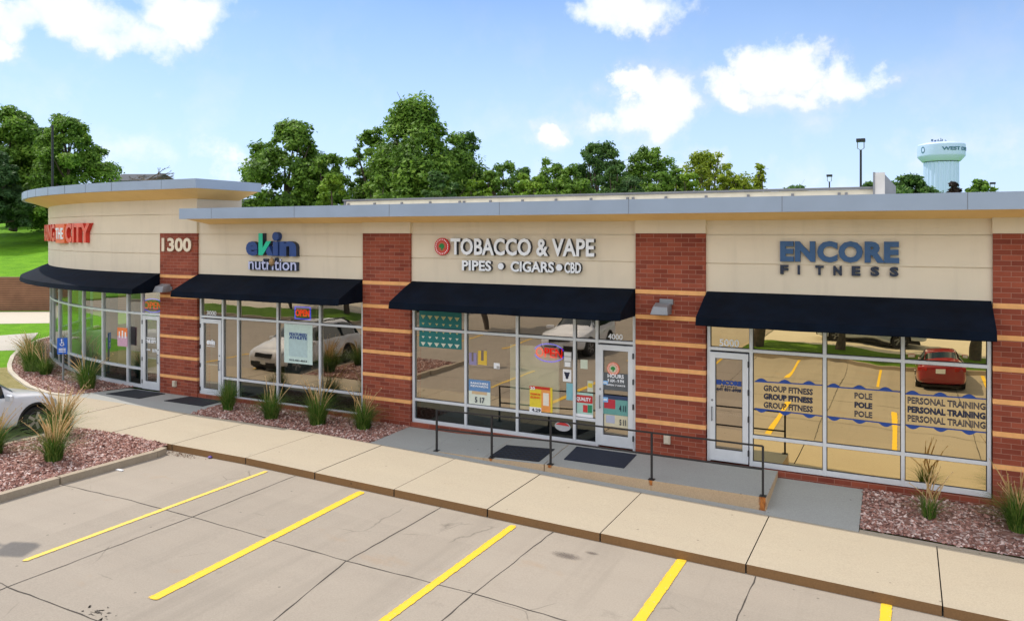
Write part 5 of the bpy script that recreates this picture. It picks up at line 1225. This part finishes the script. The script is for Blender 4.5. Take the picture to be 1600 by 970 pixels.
    for k in q.choice(len(cl), min(len(cl), 22), replace=False):
        c = Vector(cl[k][:3]); j = int(np.clip((c.z-z0)/(top-z0)*segs-1.6, 1, segs)); a = pts[j]; m_ = a.lerp(c, .5)+Vector((0,0,-.06*H*q.random())); r0 = tr*.38
        b.tube(a, m_, r0, r0*.6, 6, caps=False); b.tube(m_, c, r0*.6, r0*.15, 6, caps=False)
        for _ in range(3): b.tube(c, c+Vector(q.normal(size=3))*cl[k][3]*.8, r0*.15, .01, 4, caps=False)
    b.build('trunk', M_BARK, root, smooth=True)
    return root
def tree_px(px, pytop, hwpx, depth, zg, kind, label, seed, **k):
    X, Y, Z = D(px, pytop, depth); rx = hwpx/FPX*depth*(1.12 if px < 735 else 1.38); k['leaves'] = int(k.get('leaves', 9000)*1.25); k['crown0'] = k.get('crown0', .25)*.55
    return tree('broadleaf_tree', X, Y, zg, Z, rx, kind, label, seed, **k)
tree_px(452,186,80,46,.4,'mid','broad rounded dark green tree first right of the corner tower',11,leaves=15000,leaf=.34,crown0=.18)
tree_px(652,158,128,44,.4,'mid','tallest tree behind the roof with a ragged pointed top and open branches',12,leaves=24000,leaf=.34,crown0=.2,shape='spire')
tree_px(728,204,60,46,.4,'dark','thin open tree leaning beside the tallest tree on its right',13,leaves=4500,leaf=.3,crown0=.2,shape='spire')
tree_px(582,196,52,47,.4,'mid','narrow tree filling the gap left of the tallest tree',31,leaves=7500,leaf=.32,crown0=.2)
tree_px(520,268,44,36,.4,'light','low light green tree between the two tall trees',14,leaves=6000,leaf=.26,crown0=.3)
tree_px(590,270,40,37,.4,'mid','low bushy tree below the left side of the tallest tree',15,leaves=5000,leaf=.26,crown0=.3)
tree_px(690,265,46,38,.4,'dark','dark bushy tree below the right side of the tallest tree',16,leaves=5500,leaf=.26,crown0=.3)
tree_px(790,252,48,46,.4,'mid','medium tree at the left of the long tree line',17,leaves=7500,leaf=.3,crown0=.25)
tree_px(862,246,44,48,.4,'mid','medium tree second in the long tree line',18,leaves=7000,leaf=.3,crown0=.25)
tree_px(745,276,34,42,.4,'light','low bright green tree where the long tree line starts',32,leaves=3500,leaf=.28,crown0=.25)
tree_px(935,220,56,50,.4,'dark','taller dense dark tree in the middle of the long tree line',19,leaves=11000,leaf=.3,crown0=.2)
tree_px(1012,228,50,50,.4,'mid','rounded green tree right of the dense dark one',20,leaves=9000,leaf=.3,crown0=.2)
tree_px(905,278,44,42,.4,'mid','low tree in front of the dense dark tree',33,leaves=4500,leaf=.28,crown0=.2)
tree_px(980,276,44,42,.4,'bluish','low bluish green tree in front of the rounded green tree',34,leaves=4500,leaf=.28,crown0=.2)
tree_px(1105,234,66,46,.4,'yellow','yellow green loose tree at the right end of the tree line',21,leaves=7500,leaf=.3,crown0=.25,droop=.8)
tree_px(1186,250,24,46,.4,'yellow','small wispy yellow green tree farthest right in the tree line',22,leaves=1100,leaf=.3,crown0=.35,shape='spire',droop=.8)
tree_px(510,232,52,44,.4,'mid','medium tree overlapping the right flank of the broad rounded tree',51,leaves=5000,leaf=.3)
tree_px(830,268,42,40,.4,'light','low bright tree left of the middle of the long tree line',52,leaves=4500,leaf=.27)
tree_px(1052,258,36,44,.4,'mid','mid green tree between the rounded green tree and the yellow green tree',53,leaves=5000,leaf=.28)
tree_px(1140,262,34,44,.4,'yellow','lower yellow green tree at the right flank of the loose yellow green tree',54,leaves=3500,leaf=.28)
tree_px(640,250,60,43,.4,'mid','middle height tree before the trunk of the tallest tree',55,leaves=7000,leaf=.3)
for i_, (px, py, hw, kd, lb) in enumerate([(768,262,32,'mid','first'),(815,258,32,'dark','second'),(888,256,34,'mid','third'),(962,254,34,'dark','fourth'),(1035,264,34,'mid','fifth'),(1078,268,30,'light','sixth'),(1160,274,26,'yellow','seventh')]):
    tree_px(px,py,hw,43,.4,kd,'%s low tree from the left filling the foot of the long tree line' % lb,90+i_,leaves=4200,leaf=.28)
# far trees near the water tower
FG = 'far trees near the water tower'
tree_px(1365,282,26,110,1,'dark','far tree just behind the white screen end panel',23,leaves=3000,leaf=.8,group=FG)
tree_px(1422,274,40,110,1,'dark','widest far tree left of the water tower',24,leaves=5500,leaf=.8,group=FG)
tree_px(1490,283,20,115,1,'purple','small purplish dark tree before the foot of the water tower',25,leaves=2200,leaf=.8,group=FG,shape='cone')
tree_px(1532,280,25,112,1,'mid','small round far tree right of the water tower',26,leaves=3000,leaf=.8,group=FG)
tree_px(1245,289,34,120,1,'dark','lowest far tree just showing over the roof right of the tree line',27,leaves=2600,leaf=.8,group=FG)
# left side trees on the slope
LG = 'trees on the green slope at far left'
tree_px(20,172,78,72,5.6,'mid','large tree cut by the left edge on the green slope',41,leaves=15000,leaf=.5,crown0=.2,group=LG)
tree_px(108,176,66,68,5.2,'mid','large drooping tree with hanging branches left of the corner tower roof',42,leaves=12500,leaf=.42,crown0=.22,group=LG,droop=2.4)
tree_px(-6,236,52,64,5.2,'bluish','dark layered evergreen low at the left edge',43,leaves=8000,leaf=.42,crown0=.12,group=LG,shape='cone')
tree_px(88,262,34,76,5.4,'dark','dark filler tree behind the pole',44,leaves=5000,leaf=.5,crown0=.1,group=LG)
tree_px(35,268,38,80,6,'dark','dark low tree before the brown building',45,leaves=5000,leaf=.5,crown0=.15,group=LG)
# trees on the verge behind the camera (mirrored in the windows, and shading the verge)
VG = 'street trees on the verge seen in the windows'
for i, (x, y, h, r, k, lb) in enumerate([(-5.9,-19.4,8.5,2.9,'mid','first'),(-2.6,-20.2,8,2.6,'mid','second'),(2.6,-20.6,8.2,2.7,'dark','third'),(-19.5,-18.6,8,3.0,'dark','fourth'),(-14,-35,9.5,3.6,'mid','fifth'),(-24,-35,9,3.8,'dark','sixth'),(-30,-20.5,9,4.0,'mid','seventh'),(-36,-22,10,4,'dark','eighth')]):
    tree('street_tree', x, y, gz(x), gz(x)+h, r, k, '%s street tree from the red car mirrored in the windows' % lb, 60+i, leaves=3500, leaf=.4, crown0=.36, group=VG, trunk=.17)
for i, (x, y, h, r) in enumerate([(-40,-42,12,6),(-26,-44,13,6.5),(-12,-46,12,6),(2,-44,12,6),(16,-45,12,6)]):
    tree('street_tree', x, y, .5, .5+h, r, 'dark', 'far dark tree across the street behind the viewer, %s from the left' % ('first','second','third','fourth','fifth')[i], 80+i, leaves=4000, leaf=.8, crown0=.1, group='trees across the street')

# ================================================================== poles, water tower, far buildings
def lamp_post(px, pytop, depth, zg, label, head=True, hs=1.0, name='lamp_post', r=.07):
    X, Y, Z = D(px, pytop, depth); root = empty(name, (X, Y, zg), label, 'lamp post')
    b = MB(); zt = Z-(.75 if head else 0)*hs; b.tube((X,Y,zg),(X,Y,zt), r*1.2*hs, r*hs, 10); b.build('pole', M_IRON, root)
    if head:
        for sx in (-1,1):
            b = MB(); b.box(X+sx*.14*hs-.138*hs, X+sx*.14*hs+.138*hs, Y-.25*hs, Y+.25*hs, Z-.22*hs, Z); b.build('lamp_head', M_IRON, root, bevel=.02)
        b = MB()
        for sx in (-1,1): b.tube((X,Y,zt-.02),(X+sx*.2*hs,Y,zt+.1),.02*hs); b.tube((X+sx*.2*hs,Y,zt+.1),(X+sx*.2*hs,Y,Z-.2*hs),.03*hs)
        b.build('bracket', M_GALV, root)
    return root
lamp_post(1345,217,52,.2,'tall parking lot lamp post with twin heads left of the water tower')
lamp_post(1296,273,105,.5,'small distant twin headed lamp post over the roof',hs=1.3)
lamp_post(1551,285,130,.5,'tiny far lamp post right of the water tower',hs=1.5)
lamp_post(82,196,50,.4,'thin bare pole rising past the left trees above the tower roof',head=False,r=.07)
# lot lamp by the island, throws the head shadow on the lot
lx, ly = -18.9, -7.75
rt = empty('lamp_post', (lx, ly, .2), 'parking lot lamp post with box heads in the gravel island just out of frame', 'lamp post')
b = MB(); b.tube((lx,ly,.2),(lx,ly,8.6),.09,.07,12); b.build('pole', M_IRON, rt)
for (dx, dy) in ((.5,.05),(-.5,-.05)):
    b = MB(); b.obox((lx+dx, ly+dy, 8.85), (.20,.09,0), (-.09,.20,0), (0,0,.12)); b.build('lamp_head', M_IRON, rt)
b = MB(); b.tube((lx-.5,ly,8.7),(lx+.5,ly,8.7),.03); b.build('bracket', M_IRON, rt)

dW = 400; X, Y, Z0 = D(1470.5, 300, dW); zz = lambda py: CAMH+(364-py)/FPX*dW; rw = lambda px: px/FPX*dW
wt_ = empty('water_tower', (X, Y, 0), 'pale blue fluted water tower with lettering on its wide drum, far right', 'water tower')
M_WT = flat('tower_paint', (.47,.58,.86), .5, var=.04, sc=.05); M_WTD = flat('tower_paint_dark', (.36,.56,.66), .5, var=.04, sc=.05)
b = MB(); b.lathe([(rw(26.5),zz(253)),(rw(33),zz(245.5)),(rw(33.3),zz(243)),(rw(33.3),zz(227.5)),(rw(32),zz(226)),(rw(22),zz(223.5)),(rw(2),zz(222.2))], (X,Y,0), 64); b.build('tank', M_WT, wt_, smooth=True)
b = MB(); n = 96; vs = []
for z in (0, zz(254)):
    for i in range(n):
        a = 2*math.pi*i/n; r = rw(24)*(1+.022*(1 if (i//2) % 2 else -1)); vs.append((X+r*math.cos(a), Y+r*math.sin(a), z))
b.add(vs, [(i, (i+1) % n, n+(i+1) % n, n+i) for i in range(n)]); b.build('fluted_column', M_WT, wt_)
b = MB()
q = random.Random(3)
for i in range(16):
    a = q.uniform(0, 6.28); r = rw(11)*q.random()**.5; h = q.uniform(.6,2.2); px_, py_ = X+rw(-6)*.5+r*math.cos(a), Y+r*math.sin(a); b.box(px_-.15,px_+.15,py_-.15,py_+.15,zz(223),zz(223)+h)
    if i % 3 == 0: b.box(px_-.5,px_+.5,py_-.2,py_+.2,zz(223)+h*.5,zz(223)+h)
b.build('antenna_array', flat('antenna_blue', (.10,.16,.25), .6), wt_)
M_WTT = flat('tower_letters', (.04,.14,.22), .5)
def wrap(t, a0, a1, z0, z1):
    o = text_mesh(t, 0, 1, z0, z1, 0, .1, M_WTT, None, bold=.03, parent=wt_); off = OFF[o.name]; rr_ = rw(33.3)
    for v in o.data.vertices:
        w_ = v.co+off; a = R(a0+(a1-a0)*w_.x)                        # angle round the drum from the point nearest the street
        dirx = Vector((X, Y+CAMD, 0)).normalized(); rt_ = Vector((dirx.y, -dirx.x, 0)); p_ = Vector((X,Y,0))-dirx*math.cos(a)*(rr_+.1-w_.y)+rt_*math.sin(a)*(rr_+.1-w_.y); p_.z = w_.z; v.co = p_-off
    return o
wrap('WEST DES MOINES', 2, 152, zz(238), zz(232.5))
b = MB(); dirx = Vector((X, Y+CAMD, 0)).normalized(); rt_ = Vector((dirx.y, -dirx.x, 0)); rr_ = rw(33.5)
for (cu_, cv_, ru, rv) in ((-48, 235.5, 5.5, 5.2),):
    for k_, sc_ in ((0,1.0),(1,.62)):
        pts = []
        for i in range(20):
            t = i/20*2*math.pi; a = R(cu_+(1.5 if k_ else 0)+ru*sc_*1.2*math.cos(t)); z = zz(cv_)+rw(rv)*sc_*math.sin(t); e = rr_+.15*k_
            p_ = Vector((X,Y,0))-dirx*math.cos(a)*e+rt_*math.sin(a)*e; pts.append((p_.x,p_.y,z))
        b.poly(pts, k_)
b.build('emblem', [M_WTT, M_WT], wt_, recalc=False)

# far buildings
def house(name, px0, px1, pyE, pyR, depth, zg, roofm, wallm, label, deep=8, over=.4):
    x0, y0, ze = D(px0, pyE, depth); x1, y1, _ = D(px1, pyE, depth); zr = CAMH+(364-pyR)/FPX*depth
    root = empty(name, ((x0+x1)/2, (y0+y1)/2, zg), label, 'building'); d = Vector((x1-x0, y1-y0, 0)).normalized(); n_ = Vector((-d.y, d.x, 0)); a = Vector((x0,y0,0)); c = Vector((x1,y1,0))
    P4 = [a, c, c+n_*deep, a+n_*deep]; b = MB(); b.slab([(p.x,p.y) for p in P4], zg-.5, ze); b.build('wall', wallm, root)
    e = [a-d*over-n_*over, c+d*over-n_*over, c+d*over+n_*(deep+over), a-d*over+n_*(deep+over)]; m0 = (a+n_*deep/2)-d*over; m1 = (c+n_*deep/2)+d*over
    V = [(p.x,p.y,ze) for p in e]+[(m0.x,m0.y,zr),(m1.x,m1.y,zr)]; b = MB(); b.add(V, [(0,1,5,4),(2,3,4,5),(0,4,3),(1,2,5),(0,3,2,1)]); b.build('roof', roofm, root)
    return root, a, d, n_
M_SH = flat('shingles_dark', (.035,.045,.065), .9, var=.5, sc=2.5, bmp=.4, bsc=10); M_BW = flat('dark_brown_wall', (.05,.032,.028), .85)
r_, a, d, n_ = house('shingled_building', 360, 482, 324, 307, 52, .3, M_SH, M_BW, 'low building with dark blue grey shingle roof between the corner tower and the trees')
for px in (388,433,470):
    x, y, z = D(px, 322, 51.2); b = MB(); b.obox((x, y, z), tuple(d*.33), tuple(n_*.15), (0,0,.09)); b.build('skylight', M_WHITE, r_)
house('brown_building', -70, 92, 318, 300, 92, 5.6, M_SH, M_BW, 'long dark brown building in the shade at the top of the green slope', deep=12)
x, y, z = D(36, 338, 90); x2, y2, _ = D(-60, 332, 90); x3, y3, _ = D(90, 331, 90)
fr = empty('white_rail_fence', (x, y, 6.3), 'thin white rail fence before the dark brown building', 'fence')
b = MB(); b.tube((x2,y2,CAMH+33/FPX*90),(x3,y3,CAMH+33/FPX*90),.07); b.build('rail', M_WHITE, fr)
for i in range(9): 
    t = i/8; b = MB(); xx, yy_ = x2+(x3-x2)*t, y2+(y3-y2)*t; b.tube((xx,yy_,6),(xx,yy_,CAMH+33/FPX*90),.06); b.build('post', M_WHITE, fr)
b = MB(); b.box(x-.5,x+.5,y-.3,y+.3,6.2,7.2); tag(b.build('utility_box', flat('pale_box', (.5,.52,.55), .6)), 'pale grey utility box before the dark brown building', 'utility box')
# gabled roof and bare branches over the tower roof
r_, a, d, n_ = house('gabled_building', 165, 222, 283, 267, 80, 1, flat('slate_dark', (.03,.035,.045), .8), flat('pale_gable', (.45,.55,.6), .7), 'grey gabled roof just showing above the corner tower roof', deep=9)
X, Y, Z = D(228, 272, 66); bt = empty('bare_tree', (X, Y, 1), 'leafless tree with grey branches showing above the corner tower roof', 'tree')
b = MB(); q = random.Random(5); top = CAMH+(364-283)/FPX*66; b.tube((X,Y,1),(X,Y,top),.2,.12); b.build('trunk', M_BARK, bt); b = MB()
def br(p, dv, L, r, k):
    e = p+dv*L; b.tube(p, e, r, r*.6, 5, caps=False)
    if k == 0: return
    for _ in range(3):
        nd = (dv+Vector((q.gauss(0,.55),q.gauss(0,.4),q.gauss(.0,.28)))).normalized(); br(e, nd, L*.62, r*.6, k-1)
for s_ in (-1,-.5,.2,.6,1): br(Vector((X,Y,top)), Vector((s_,.2,.10+.12*(1-abs(s_)))).normalized(), 1.1, .07, 3)
b.build('branches', M_BARK, bt)
